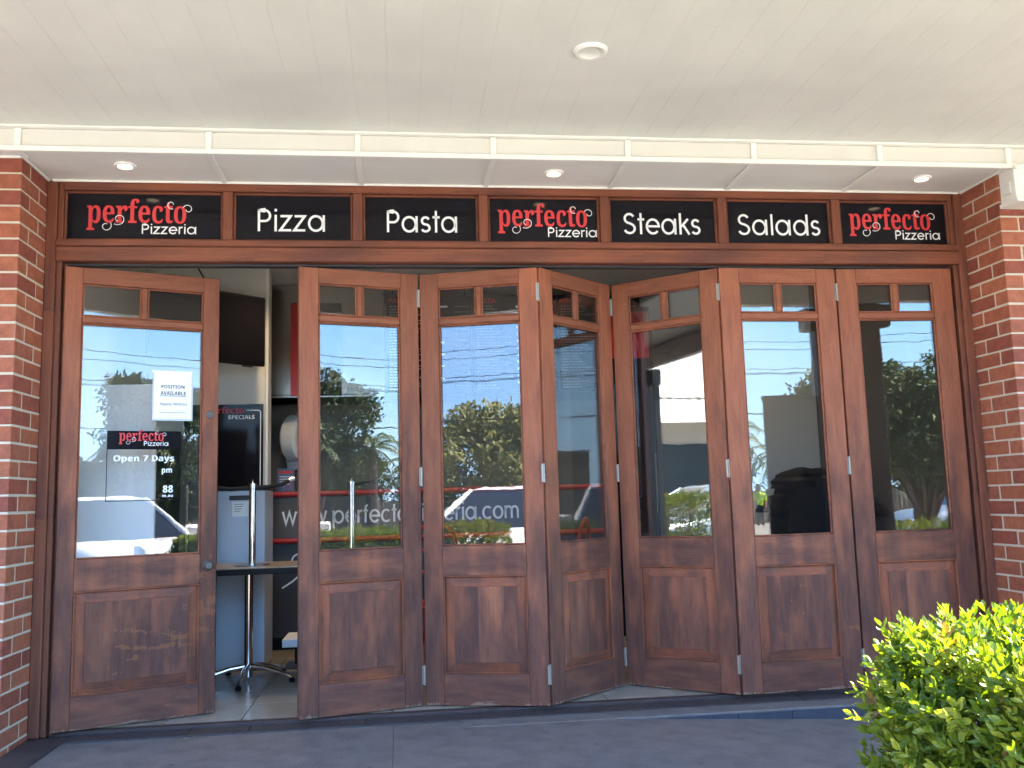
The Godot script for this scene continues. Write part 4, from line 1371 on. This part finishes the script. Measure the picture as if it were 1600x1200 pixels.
# a clipped hedge: sprigs through the outer layer of a box s, around twigs
func hedge(called: String, label: String, at: Vector3, s: Vector3, n: int, sd: int, singles: int, tint := Color(1, 1, 1)) -> Node3D:
	var r := RandomNumberGenerator.new()
	r.seed = sd
	var h := thing(called, label, "hedge", at, 0.0, "clipped hedges along the verandah edge")
	var bumpy := noise(sd, 2.2, 3)
	var xs := []
	var cs := []
	var picks := []
	var area := [s.x * s.z, s.x * s.y, s.x * s.y, s.z * s.y, s.z * s.y]
	var total := 0.0
	for a in area:
		total += a
	for i in n:
		var f := r.randf() * total
		var k := 0
		while k < 4 and f > area[k]:
			f -= area[k]
			k += 1
		var u := r.randf() - 0.5
		var v := r.randf()
		var p := Vector3.ZERO
		var o := Vector3.UP
		if k == 0:
			p = Vector3(u * s.x, s.y, (v - 0.5) * s.z)
		elif k < 3:
			o = Vector3(0, 0, 1 if k == 1 else -1)
			p = Vector3(u * s.x, v * s.y, o.z * s.z / 2)
		else:
			o = Vector3(1 if k == 3 else -1, 0, 0)
			p = Vector3(o.x * s.x / 2, v * s.y, u * s.z)
		# rounded shoulders, uneven surface
		var top := smoothstep(s.y - 0.16, s.y, p.y)
		if k > 0:
			p -= o * 0.06 * top * top
		else:
			var ed := minf(s.x / 2 - absf(p.x), s.z / 2 - absf(p.z))
			p.y -= 0.03 * pow(1.0 - clampf(ed / 0.10, 0.0, 1.0), 2)
		var dep := bumpy.get_noise_3d(p.x * 2.0, p.y * 2.0, p.z * 2.0) * 0.065 - pow(r.randf(), 2.0) * 0.12 + 0.01
		if r.randf() < 0.03:
			dep += r.randf() * 0.05
		p += o * dep
		var d := (o * 0.8 + Vector3(r.randf_range(-0.7, 0.7), r.randf_range(0.05, 0.95), r.randf_range(-0.7, 0.7))).normalized()
		var fb := frame_of(d)
		var b := Basis(fb.x, fb.z, -fb.y) * Basis(Vector3.UP, r.randf() * TAU)
		var sc := r.randf_range(0.75, 1.25)
		var c := leaf_colour(r) * tint
		if singles > 0 and dep > -0.012 and r.randf() < 0.6:
			picks.append([(at + p).distance_to(Vector3(1.9, 1.147, 5.09)) + (0.6 if o.z < 0 or o.x > 0 else 0.0), Transform3D(b, p + o * 0.012), c])
		xs.append(Transform3D(b.scaled(Vector3.ONE * sc), p))
		cs.append(c)
	multi("foliage", sprig_mesh(sd), xs, cs, M.leaf, h)
	# single leaves standing proud, the ones that show largest
	picks.sort_custom(func(a2, b2): return a2[0] < b2[0])
	if singles > 0:
		var lm := leaf_mesh(0.0265, 0.0128)
		var shades := []
		for k in 5:
			var c := leaf_colour(r)
			var m := mat(c.r, c.g, c.b, 0.4)
			m.backlight_enabled = true
			m.backlight = M.leaf.backlight
			shades.append(m)
		for i in mini(singles, picks.size()):
			var t: Transform3D = picks[i][1]
			put("leaf", lm, shades[i % 5], h, t.origin, t.basis * Basis(Vector3.RIGHT, r.randf_range(-1.2, -0.2)))
	# twigs and stems
	var tw := S()
	for i in int(26 * s.x) + 8:
		var x := r.randf_range(-0.45, 0.45) * s.x
		var z := r.randf_range(-0.3, 0.3) * s.z
		var pts := [Vector3(x * 0.8, -0.05, z * 0.4), Vector3(x * 0.9 + r.randf_range(-0.04, 0.04), s.y * 0.4, z * 0.7), Vector3(x + r.randf_range(-0.06, 0.06), s.y * 0.72, z), Vector3(x * 1.04 + r.randf_range(-0.06, 0.06), s.y * 0.92, z * 1.25)]
		tube(tw, pts, [0.011, 0.009, 0.006, 0.003], 5)
	obj("stems", tw, M.twig, h)
	return h

# leaf clumps for the trees across the road
func clump_mesh(sd: int, n: int, rad: float, l: float, w: float) -> ArrayMesh:
	var r := RandomNumberGenerator.new()
	r.seed = sd
	var st := S()
	for k in n:
		var d := Vector3(r.randfn(), r.randfn() * 0.8, r.randfn()).normalized()
		var p := d * rad * pow(r.randf(), 0.5)
		var e := Vector3(r.randfn(), r.randfn() - 0.2, r.randfn()).normalized()
		var f := frame_of(e)
		var a := p
		var t := p + f.z * l
		var q1 := p + f.z * l * 0.45 + f.x * w * 0.5 + f.y * w * 0.15
		var q2 := p + f.z * l * 0.45 - f.x * w * 0.5 + f.y * w * 0.15
		tri(st, a, q1, t, f.y)
		tri(st, a, t, q2, f.y)
	return st.commit()

func tree(called: String, label: String, at: Vector3, hgt: float, rad: float, blobs: int, per: int, col: Color, col2: Color, sd: int, trunk_h := 0.35, squash := 0.75) -> Node3D:
	var r := RandomNumberGenerator.new()
	r.seed = sd
	var t := thing(called, label, "tree", at, 0.0)
	var bark := S()
	var ct := hgt - rad * squash * 0.75
	tube(bark, [Vector3(0, -0.4, 0), Vector3(r.randf_range(-0.1, 0.1), hgt * trunk_h * 0.5, 0), Vector3(r.randf_range(-0.2, 0.2), hgt * trunk_h, r.randf_range(-0.2, 0.2)), Vector3(0, ct, 0)], [hgt * 0.035, hgt * 0.028, hgt * 0.024, hgt * 0.008], 8)
	var xs := []
	var cs := []
	for b in blobs:
		var a := r.randf() * TAU
		var q := sqrt(r.randf())
		var yy := r.randf_range(-0.9, 0.75)
		var k := sqrt(maxf(0.05, 1.0 - yy * yy)) * q * 0.85
		var c := Vector3(cos(a) * k * rad, ct + yy * rad * squash, sin(a) * k * rad)
		tube(bark, [Vector3(0, hgt * trunk_h * r.randf_range(0.7, 1.1), 0), c * 0.55 + Vector3(0, hgt * trunk_h * 0.4, 0), c], [hgt * 0.010, hgt * 0.006, hgt * 0.002], 5)
		var br := rad * r.randf_range(0.26, 0.44)
		for i in per:
			var d := Vector3(r.randfn(), r.randfn(), r.randfn()).normalized() * pow(r.randf(), 0.4)
			xs.append(Transform3D(Basis(Vector3(r.randfn(), r.randfn(), r.randfn()).normalized(), r.randf() * TAU).scaled(Vector3.ONE * r.randf_range(0.7, 1.3)), c + d * Vector3(br * 1.2, br * 0.8, br * 1.2)))
			cs.append(col.lerp(col2, r.randf()))
	obj("trunk", bark, M.bark, t)
	multi("crown", clump_mesh(sd + 1, 14, rad * 0.11, rad * 0.085, rad * 0.045), xs, cs, M.tree_leaf, t)
	return t

func palm(label: String, at: Vector3, hgt: float, sd: int) -> void:
	var r := RandomNumberGenerator.new()
	r.seed = sd
	var t := thing("palm_tree", label, "palm tree", at, 0.0)
	var st := S()
	tube(st, [Vector3(0, -0.4, 0), Vector3(0.15, hgt * 0.5, 0.05), Vector3(0.1, hgt, 0)], [0.17, 0.12, 0.10], 9)
	obj("trunk", st, M.bark, t)
	for k in 16:
		var a := TAU * k / 16 + r.randf_range(-0.15, 0.15)
		var d := Vector3(cos(a), 0, sin(a))
		var up := r.randf_range(-0.1, 1.1)
		var L := r.randf_range(1.15, 1.5)
		st = S()
		var pts := []
		for i in 8:
			var u := i / 7.0
			pts.append(Vector3(0.1, hgt, 0) + d * L * u * (1.0 - 0.15 * up) + Vector3(0, L * (up * u - 0.95 * u * u), 0))
		tube(st, pts, [0.02, 0.019, 0.017, 0.015, 0.012, 0.009, 0.007, 0.003], 5)
		for i in range(1, 7):
			for h in 3:
				var base: Vector3 = pts[i].lerp(pts[i + 1], h / 3.0)
				var fwd: Vector3 = (pts[i + 1] - pts[i]).normalized()
				var side := fwd.cross(Vector3.UP).normalized()
				for s in [-1.0, 1.0]:
					var tip: Vector3 = base + side * s * 0.30 * (1.0 - absf(i / 7.0 - 0.45)) + fwd * 0.14 + Vector3(0, -0.10, 0)
					tri(st, base, base + fwd * 0.045, tip, Vector3.UP)
		obj("frond", st, M.frond, t)

# ------------------------------------------------------------------ what stands across the car park (seen in the glass)
func car(label: String, at: Vector3, turn: float, paint: Material) -> Node3D:
	var c := thing("parked_car", label, "car", at, turn, "cars parked facing the shop")
	# lower body: sections [z, half width, sill, top]
	var sec := [[-2.12, 0.62, 0.34, 0.58], [-2.02, 0.78, 0.24, 0.70], [-1.55, 0.86, 0.20, 0.84], [-0.85, 0.88, 0.20, 0.94], [0.2, 0.89, 0.20, 0.95], [1.4, 0.88, 0.20, 0.96], [1.95, 0.82, 0.24, 0.95], [2.12, 0.68, 0.34, 0.80]]
	var st := S()
	var rings := []
	for s in sec:
		var w: float = s[1]
		var m: float = lerpf(s[2], s[3], 0.6)
		rings.append([Vector3(-w * 0.92, s[2], s[0]), Vector3(-w, m, s[0]), Vector3(-w * 0.93, s[3] - 0.04, s[0]), Vector3(-w * 0.80, s[3], s[0]), Vector3(w * 0.80, s[3], s[0]), Vector3(w * 0.93, s[3] - 0.04, s[0]), Vector3(w, m, s[0]), Vector3(w * 0.92, s[2], s[0])])
	for i in rings.size() - 1:
		for k in 8:
			var j := (k + 1) % 8
			var mid: Vector3 = (rings[i][k] + rings[i][j]) / 2 - Vector3(0, 0.55, sec[i][0])
			quad(st, rings[i][k], rings[i][j], rings[i + 1][j], rings[i + 1][k], Vector3(mid.x, mid.y, 0))
	for e in [0, rings.size() - 1]:
		for k in range(1, 7):
			tri(st, rings[e][0], rings[e][k], rings[e][k + 1], Vector3(0, 0, -1 if e == 0 else 1))
	st.generate_normals()
	obj("body", st, paint, c)
	# cabin
	var lo := [Vector3(-0.74, 0.93, -0.95), Vector3(0.74, 0.93, -0.95), Vector3(0.74, 0.95, 1.75), Vector3(-0.74, 0.95, 1.75)]
	var hi := [Vector3(-0.56, 1.43, -0.05), Vector3(0.56, 1.43, -0.05), Vector3(0.56, 1.43, 1.10), Vector3(-0.56, 1.43, 1.10)]
	var nm := ["windscreen", "side_window", "rear_window", "side_window"]
	for k in 4:
		var j := (k + 1) % 4
		st = S()
		quad(st, lo[k], lo[j], hi[j], hi[k], (lo[k] + lo[j]) / 2 - Vector3(0, 0.9, 0.4) + Vector3(0, 0.3, 0))
		obj(nm[k], st, M.car_glass, c)
	st = S()
	var mid0 := []
	for v in hi:
		mid0.append(Vector3(v.x * 0.75, 1.475, lerpf(0.5, v.z, 0.75)))
	for k in 4:
		var j := (k + 1) % 4
		quad(st, hi[k] * Vector3(1.03, 1, 1), hi[j] * Vector3(1.03, 1, 1), mid0[j], mid0[k], (hi[k] + hi[j]) / 2 - Vector3(0, 0.9, 0.5))
	quad(st, mid0[0], mid0[1], mid0[2], mid0[3], Vector3.UP)
	obj("roof", st, paint, c)
	for k in 4:
		st = S()
		tube(st, [lo[k], hi[k]], [0.05, 0.035], 7)
		obj("pillar", st, paint, c)
	for s in [-1.0, 1.0]:
		st = S()
		tube(st, [Vector3(0.735 * s, 0.95, 0.42), Vector3(0.565 * s, 1.43, 0.45)], [0.03, 0.025], 6)
		obj("pillar", st, paint, c)
		st = S()
		box(st, Vector3(0.90 * s, 1.0, -0.72), Vector3(0.20, 0.13, 0.09), 0.03)
		obj("wing_mirror", st, paint, c)
		st = S()
		box(st, Vector3(0.62 * s, 0.66, -2.02), Vector3(0.30, 0.14, 0.16), 0.04)
		obj("headlight", st, M.head_lamp, c)
		for z in [-1.35, 1.30]:
			var wn := Node3D.new()
			wn.name = "wheel"
			c.add_child(wn, true)
			var X := Transform3D(Basis(Vector3(0, 0, 1), -PI / 2 * s), Vector3(0.78 * s, 0.31, z))
			st = S()
			lathe(st, [[0.20, -0.10], [0.29, -0.10], [0.315, -0.06], [0.315, 0.08], [0.29, 0.12], [0.20, 0.115]], 20, X)
			obj("tyre", st, M.tyre, wn)
			st = S()
			lathe(st, [[0.0, 0.10], [0.06, 0.112], [0.18, 0.09], [0.205, 0.118]], 20, X)
			obj("rim", st, M.zinc, wn)
	obj("grille", bx(-0.40, 0.40, 0.55, 0.66, -2.13, -2.09, 0.01), M.black, c)
	obj("bumper_vent", bx(-0.55, 0.55, 0.32, 0.44, -2.125, -2.06, 0.01), M.black, c)
	return c

func make_street() -> void:
	M.frond = mat(0.055, 0.10, 0.022, 0.55)
	M.frond.backlight_enabled = true
	M.frond.backlight = Color(0.3, 0.34, 0.15)
	# hedges along the outer edge of the verandah
	hedge("hedge", "clipped green hedge in the right foreground, sunlit on top", Vector3(3.69, -0.16, 3.47), Vector3(1.54, 0.975, 0.56), 19000, 301, 300)
	hedge("hedge", "short hedge left of the camera's bay, yellow green in the sun", Vector3(0.52, -0.05, 3.47), Vector3(0.62, 0.92, 0.5), 2600, 302, 0, Color(1.15, 0.95, 0.8))
	hedge("hedge", "long hedge at the left end of the verandah behind the left verandah post", Vector3(-4.3, -0.05, 3.5), Vector3(2.6, 1.15, 0.6), 5200, 303, 0)
	hedge("hedge", "low yellowish hedge beyond the right verandah post", Vector3(7.1, -0.35, 3.5), Vector3(1.9, 1.12, 0.5), 3600, 304, 0, Color(1.0, 0.9, 0.7))
	# something white and round by the camera, at the lower right corner
	var bo := thing("bollard", "white bollard top just showing in the bottom right corner", "bollard", Vector3(2.708, -0.15, 4.02))
	var st := S()
	lathe(st, [[0.0, 0.955], [0.03, 0.95], [0.055, 0.93], [0.066, 0.90], [0.068, 0.0]], 24)
	obj("post", st, M.paper, bo)
	st = S()
	lathe(st, [[0.0685, 0.78], [0.071, 0.78], [0.071, 0.70], [0.0685, 0.70]], 24)
	obj("band", st, M.red, bo)
	# cars
	var c := car("white hatchback parked facing the shop, right of the camera's bay", Vector3(3.75, -0.14, 7.05), 0.06, M.car_white)
	copy_of(c, Vector3(-0.75, -0.14, 7.2), 0.0, "white hatchback parked facing the shop, left of the camera's bay")
	var b := car("silver blue car parked behind the long left hedge", Vector3(-7.4, -0.14, 6.6), 0.1, M.car_silver)
	copy_of(b, Vector3(-10.2, -0.14, 7.4), -0.1, "silver blue car parked far left before the gabled shop")
	copy_of(b, Vector3(13.0, -0.14, 12.6), 1.5, "silver blue car parked far right beyond the round tree")
	copy_of(b, Vector3(16.6, -0.14, 18.4), 1.5, "silver blue car parked farthest right across the car park")
	# marked bays
	var ln := structure("parking_lines")
	for k in 9:
		obj("line", bx(-9.4 + k * 2.6, -9.3 + k * 2.6, -0.1395, -0.135, 4.6, 9.6, 0.0), M.line_paint, ln)
	# trees
	tree("round_tree", "round clipped tree on a thin trunk beyond the low yellowish hedge", Vector3(8.35, -0.14, 6.3), 2.75, 0.82, 54, 46, Color(0.055, 0.10, 0.018), Color(0.11, 0.15, 0.03), 401, 0.34, 1.0)
	var dk := Color(0.035, 0.062, 0.016)
	var dk2 := Color(0.085, 0.115, 0.03)
	tree("fig_tree", "dark fig tree, tallest of the planting bed across the car park", Vector3(9.9, -0.2, 17.2), 4.55, 1.55, 26, 52, dk, dk2, 402, 0.3, 1.0)
	tree("bushy_tree", "low bush at the left end of the bed of palms", Vector3(7.7, -0.2, 18.2), 2.7, 1.25, 20, 44, dk, dk2, 403, 0.25)
	tree("bushy_tree", "low bush between the fig tree and the right palm", Vector3(11.3, -0.2, 18.6), 2.6, 1.25, 20, 44, dk, dk2, 409, 0.25)
	tree("bushy_tree", "low bush at the right end of the bed of palms", Vector3(11.7, -0.2, 19.4), 2.2, 0.95, 20, 44, dk, dk2, 410, 0.25)
	tree("gum_tree", "thin grey gum tree right of the palms", Vector3(14.9, -0.2, 18.0), 3.8, 1.3, 15, 26, Color(0.07, 0.09, 0.04), Color(0.13, 0.14, 0.06), 407, 0.45, 0.7)
	tree("gum_tree", "tall open gum tree with olive clumps across the road", Vector3(-14.2, -0.3, 35.5), 5.7, 3.2, 26, 44, Color(0.10, 0.115, 0.035), Color(0.24, 0.23, 0.08), 404, 0.45, 0.7)
	tree("bushy_tree", "mid green bushy tree left of the gum tree", Vector3(-19.0, -0.3, 36.0), 4.2, 2.8, 24, 46, Color(0.05, 0.09, 0.02), Color(0.13, 0.16, 0.04), 405, 0.3)
	tree("bushy_tree", "broad olive tree right of the gum tree", Vector3(-10.6, -0.3, 40.0), 4.4, 3.2, 24, 46, Color(0.06, 0.08, 0.02), Color(0.14, 0.15, 0.04), 406, 0.3)
	tree("bushy_tree", "low tree at the far right end of the car park", Vector3(33.0, -0.3, 47.0), 3.8, 3.0, 22, 40, dk, dk2, 408, 0.3)
	palm("palm with spreading fronds just right of the dark fig tree", Vector3(10.9, -0.2, 16.4), 2.75, 501)
	palm("palm left of the dark fig tree", Vector3(8.9, -0.2, 16.6), 2.95, 502)
	palm("short palm farthest right in the bed", Vector3(12.7, -0.2, 17.0), 2.2, 503)
	var bw := thing("garden_wall", "low olive brown wall behind the bed of palms", "wall", Vector3(10.5, -0.3, 20.6))
	obj("wall", bx(-4.5, 2.0, 0.0, 2.75, 0.0, 0.25, 0.0), M.render_olive, bw)
	obj("coping", bx(-4.55, 2.05, 2.751, 2.83, -0.04, 0.29, 0.01), M.concrete, bw)
	# power lines
	var pole: Node3D
	for q in [[-26.0, "timber power pole at the left of the street"], [46.0, "timber power pole at the right of the street"]]:
		if pole != null:
			copy_of(pole, Vector3(q[0], -0.3, 27.0), 0.0, q[1])
			continue
		pole = thing("power_pole", q[1], "power pole", Vector3(q[0], -0.3, 27.0), 0.0, "timber power poles along the street")
		st = S()
		tube(st, [Vector3(0, -0.3, 0), Vector3(0, 9.0, 0)], [0.16, 0.11], 10)
		obj("pole", st, M.bark, pole)
		obj("cross_arm", bx(-0.06, 0.06, 7.6, 7.72, -1.1, 1.1, 0.01), M.bark, pole)
		obj("cross_arm", bx(-0.06, 0.06, 6.6, 6.72, -0.9, 0.9, 0.01), M.bark, pole)
	for q in [[7.55, -0.9, "highest power line over the street, nearer the shop"], [7.55, 0.9, "highest power line over the street, farther from the shop"], [6.55, -0.7, "middle power line over the street, nearer the shop"], [6.5, 0.0, "middle power line over the street on the pole centre"], [6.55, 0.7, "middle power line over the street, farther from the shop"], [5.0, 0.2, "lowest thick cable over the street"]]:
		st = S()
		var pts := []
		for i in 25:
			var u := i / 24.0
			pts.append(Vector3(lerpf(-26, 46, u), q[0] - 0.3 - 2.4 * u * (1.0 - u), 27.0 + q[1]))
		tube(st, pts, 0.013 if q[0] > 5.5 else 0.022, 5)
		var w := obj("power_line", st, M.black, self)
		w.name = numbered("power_line")
		tag(w, q[2], "power line", "power lines over the street")
	# gabled shop on the left with a white upper wall and an awning
	var g := thing("gabled_shop", "neighbouring shop on the left with a cream gable and white awning fascia", "shop", Vector3(-17.0, -0.2, 9.5))
	st = S()
	prism(st, PackedVector2Array([Vector2(-9, 0), Vector2(9, 0), Vector2(9, 4.4), Vector2(3, 8.2), Vector2(-9, 5.0)]), -5.0, 0.0, Transform3D(Basis(Vector3.UP, PI / 2), Vector3.ZERO))
	obj("wall", st, M.paper, g)
	obj("awning", bx(0.01, 2.6, 3.85, 4.0, -9, 9, 0.0), M.tin, g)
	obj("fascia", bx(2.61, 2.7, 3.35, 4.0, -9, 9, 0.01), M.paper, g)
	for k in 60:
		obj("corrugation", bx(2.3, 2.74, 4.005, 4.06, -9 + k * 0.3, -8.85 + k * 0.3, 0.02), M.tin, g)
	for k in 4:
		obj("window", bx(0.005, 0.05, 0.9, 2.9, -7.5 + k * 4.0, -4.6 + k * 4.0, 0.0), M.car_glass, g)
		obj("brown_front", bx(0.005, 0.08, 0.0, 3.3, -4.4 + k * 4.0, -3.7 + k * 4.0, 0.0), M.brown, g)
	obj("brick_front", bx(0.01, 0.06, 0.0, 0.88, -9, 9, 0.0), M.bricks[0], g)
	obj("sign_board", bx(0.06, 0.12, 1.5, 2.5, -0.35, 0.3, 0.0), M.paper, g)
	st = S()
	lathe(st, [[0.0, 0.01], [0.22, 0.01], [0.22, 0.0]], 20, Transform3D(Basis(Vector3(0, 0, 1), -PI / 2), Vector3(0.121, 2.05, 0.0)))
	obj("round_mark", st, M.sign_red, g)
	# brick building straight behind the camera and a low one on the right
	var bb := thing("brick_building", "long low brown brick building across the road", "building", Vector3(-3.0, -0.3, 47.0))
	obj("wall", bx(-8, 11, 0, 4.6, 0, 6, 0.0), M.bricks[6], bb)
	obj("parapet", bx(-8.1, 11.1, 4.6, 4.9, -0.1, 6, 0.0), M.concrete, bb)
	for k in 6:
		obj("window", bx(-7 + k * 3.0, -5.2 + k * 3.0, 1.2, 2.6, -0.02, 0.0, 0.0), M.car_glass, bb)
	var fb := thing("timber_fence", "long grey timber fence along the far side of the road", "fence", Vector3(14.0, -0.3, 31.0))
	for k in 100:
		obj("paling", bx(-0.09 + k * 0.2, 0.09 + k * 0.2, 0.05, 1.55 + 0.04 * sin(k * 3.1), -0.012, 0.012, 0.0), M.bark, fb)
	obj("rail", bx(-0.1, 19.9, 1.2, 1.28, 0.013, 0.06, 0.0), M.bark, fb)

# ------------------------------------------------------------------ the person across the road
# meshes a field (negative inside) as surface nets
func nets(field: Callable, lo: Vector3, n: Vector3i, cell: float) -> SurfaceTool:
	var val := PackedFloat32Array()
	val.resize(n.x * n.y * n.z)
	for z in n.z:
		for y in n.y:
			for x in n.x:
				val[(z * n.y + y) * n.x + x] = field.call(lo + Vector3(x, y, z) * cell)
	var pos := {}
	for z in n.z - 1:
		for y in n.y - 1:
			for x in n.x - 1:
				var sum := Vector3.ZERO
				var c := 0
				for e in [[0, 0, 0, 0], [0, 1, 0, 0], [0, 0, 0, 1], [0, 1, 0, 1], [1, 0, 0, 0], [1, 1, 0, 0], [1, 0, 0, 1], [1, 1, 0, 1], [2, 0, 0, 0], [2, 1, 0, 0], [2, 0, 1, 0], [2, 1, 1, 0]]:
					var a := Vector3i(x, y, z)
					var o := [1, 2] if e[0] == 0 else ([0, 2] if e[0] == 1 else [0, 1])
					a[o[0]] += e[1]
					a[o[1]] += maxi(e[2], e[3])
					var b := a
					b[e[0]] += 1
					var va := val[(a.z * n.y + a.y) * n.x + a.x]
					var vb := val[(b.z * n.y + b.y) * n.x + b.x]
					if (va < 0.0) != (vb < 0.0):
						sum += Vector3(a).lerp(Vector3(b), va / (va - vb))
						c += 1
				if c > 0:
					pos[(z * n.y + y) * n.x + x] = lo + sum / c * cell
	var st := S()
	st.set_smooth_group(0)
	for z in range(1, n.z - 1):
		for y in range(1, n.y - 1):
			for x in range(1, n.x - 1):
				var i := (z * n.y + y) * n.x + x
				for e in [[1, n.x, n.x * n.y, Vector3.RIGHT], [n.x, 1, n.x * n.y, Vector3.UP], [n.x * n.y, 1, n.x, Vector3.BACK]]:
					var f := val[i] < 0.0
					if f != (val[i + e[0]] < 0.0) and pos.has(i) and pos.has(i - e[1]) and pos.has(i - e[2]) and pos.has(i - e[1] - e[2]):
						quad(st, pos[i], pos[i - e[1]], pos[i - e[1] - e[2]], pos[i - e[2]], e[3] if f else -e[3])
	return st

func bones(p: Vector3, list: Array, k: float) -> float:
	var d := 9.0
	for b in list:
		var a: Vector3 = b[0]
		var ab: Vector3 = b[1] - a
		var t := clampf((p - a).dot(ab) / maxf(ab.length_squared(), 1e-6), 0.0, 1.0)
		var e := p.distance_to(a + ab * t) - lerpf(b[2], b[3], t)
		var h := clampf(0.5 + 0.5 * (d - e) / k, 0.0, 1.0)
		d = lerpf(d, e, h) - k * h * (1.0 - h)
	return d

func make_person() -> void:
	var p := thing("person", "person in a bright yellow vest and dark trousers standing across the road", "person", Vector3(17.9, -0.3, 29.4), PI + 0.4)
	var legs := []
	var torso := [[Vector3(0, 0.98, 0), Vector3(0, 1.20, 0.0), 0.135, 0.125], [Vector3(-0.12, 1.38, 0), Vector3(0.12, 1.38, 0), 0.085, 0.085], [Vector3(0, 1.2, 0), Vector3(0, 1.36, 0), 0.13, 0.13]]
	var skin := [[Vector3(0, 1.42, 0), Vector3(0, 1.54, 0.01), 0.055, 0.052], [Vector3(0, 1.61, 0.015), Vector3(0, 1.67, 0.0), 0.078, 0.092], [Vector3(0, 1.60, 0.10), Vector3(0, 1.635, 0.095), 0.016, 0.012]]
	for s in [-1.0, 1.0]:
		legs.append([Vector3(0.09 * s, 0.92, 0), Vector3(0.105 * s, 0.50, 0.015), 0.095, 0.062])
		legs.append([Vector3(0.105 * s, 0.50, 0.015), Vector3(0.115 * s, 0.10, -0.015), 0.062, 0.042])
		legs.append([Vector3(0.115 * s, 0.045, -0.03), Vector3(0.13 * s, 0.035, 0.15), 0.045, 0.035])
		torso.append([Vector3(0.17 * s, 1.385, 0), Vector3(0.225 * s, 1.15, -0.02), 0.058, 0.046])
		skin.append([Vector3(0.225 * s, 1.15, -0.02), Vector3(0.235 * s, 0.90, 0.06), 0.042, 0.030])
		skin.append([Vector3(0.235 * s, 0.88, 0.065), Vector3(0.232 * s, 0.82, 0.085), 0.036, 0.026])
		for f in 4:
			skin.append([Vector3(0.235 * s, 0.83, 0.062 + 0.016 * f), Vector3(0.228 * s, 0.745 + 0.006 * absf(f - 1.5), 0.075 + 0.017 * f), 0.0095, 0.007])
		skin.append([Vector3(0.225 * s, 0.87, 0.09), Vector3(0.212 * s, 0.80, 0.125), 0.010, 0.008])
	var all := legs + torso + skin
	obj("body", nets(func(q): return bones(q, all, 0.035), Vector3(-0.36, -0.03, -0.22), Vector3i(38, 93, 25), 0.0195), mat(0.40, 0.22, 0.15, 0.7), p)
	obj("trousers", nets(func(q): return maxf(bones(q, legs + [[Vector3(0, 0.96, 0), Vector3(0, 0.99, 0), 0.138, 0.136]], 0.035) - 0.014, maxf(0.09 - q.y, q.y - 1.0)), Vector3(-0.30, 0.0, -0.22), Vector3i(30, 54, 22), 0.02), mat(0.02, 0.022, 0.03, 0.8), p)
	obj("vest", nets(func(q): return maxf(bones(q, torso, 0.035) - 0.016, 0.93 - q.y), Vector3(-0.34, 0.88, -0.22), Vector3i(35, 34, 22), 0.02), mat(0.50, 0.72, 0.03, 0.7), p)
	obj("hair", nets(func(q): return maxf(q.distance_to(Vector3(0, 1.672, -0.008)) - 0.105, 1.655 - q.y + q.z * 0.8), Vector3(-0.14, 1.54, -0.16), Vector3i(17, 17, 17), 0.018), mat(0.03, 0.02, 0.015, 0.8), p)

func _ready() -> void:
	rng.seed = 77
	make_sky()
	make_materials()
	make_ground()
	make_shell()
	make_pillars()
	make_bulkhead()
	make_frame()
	make_doors()
	make_inside()
	make_street()
	make_person()
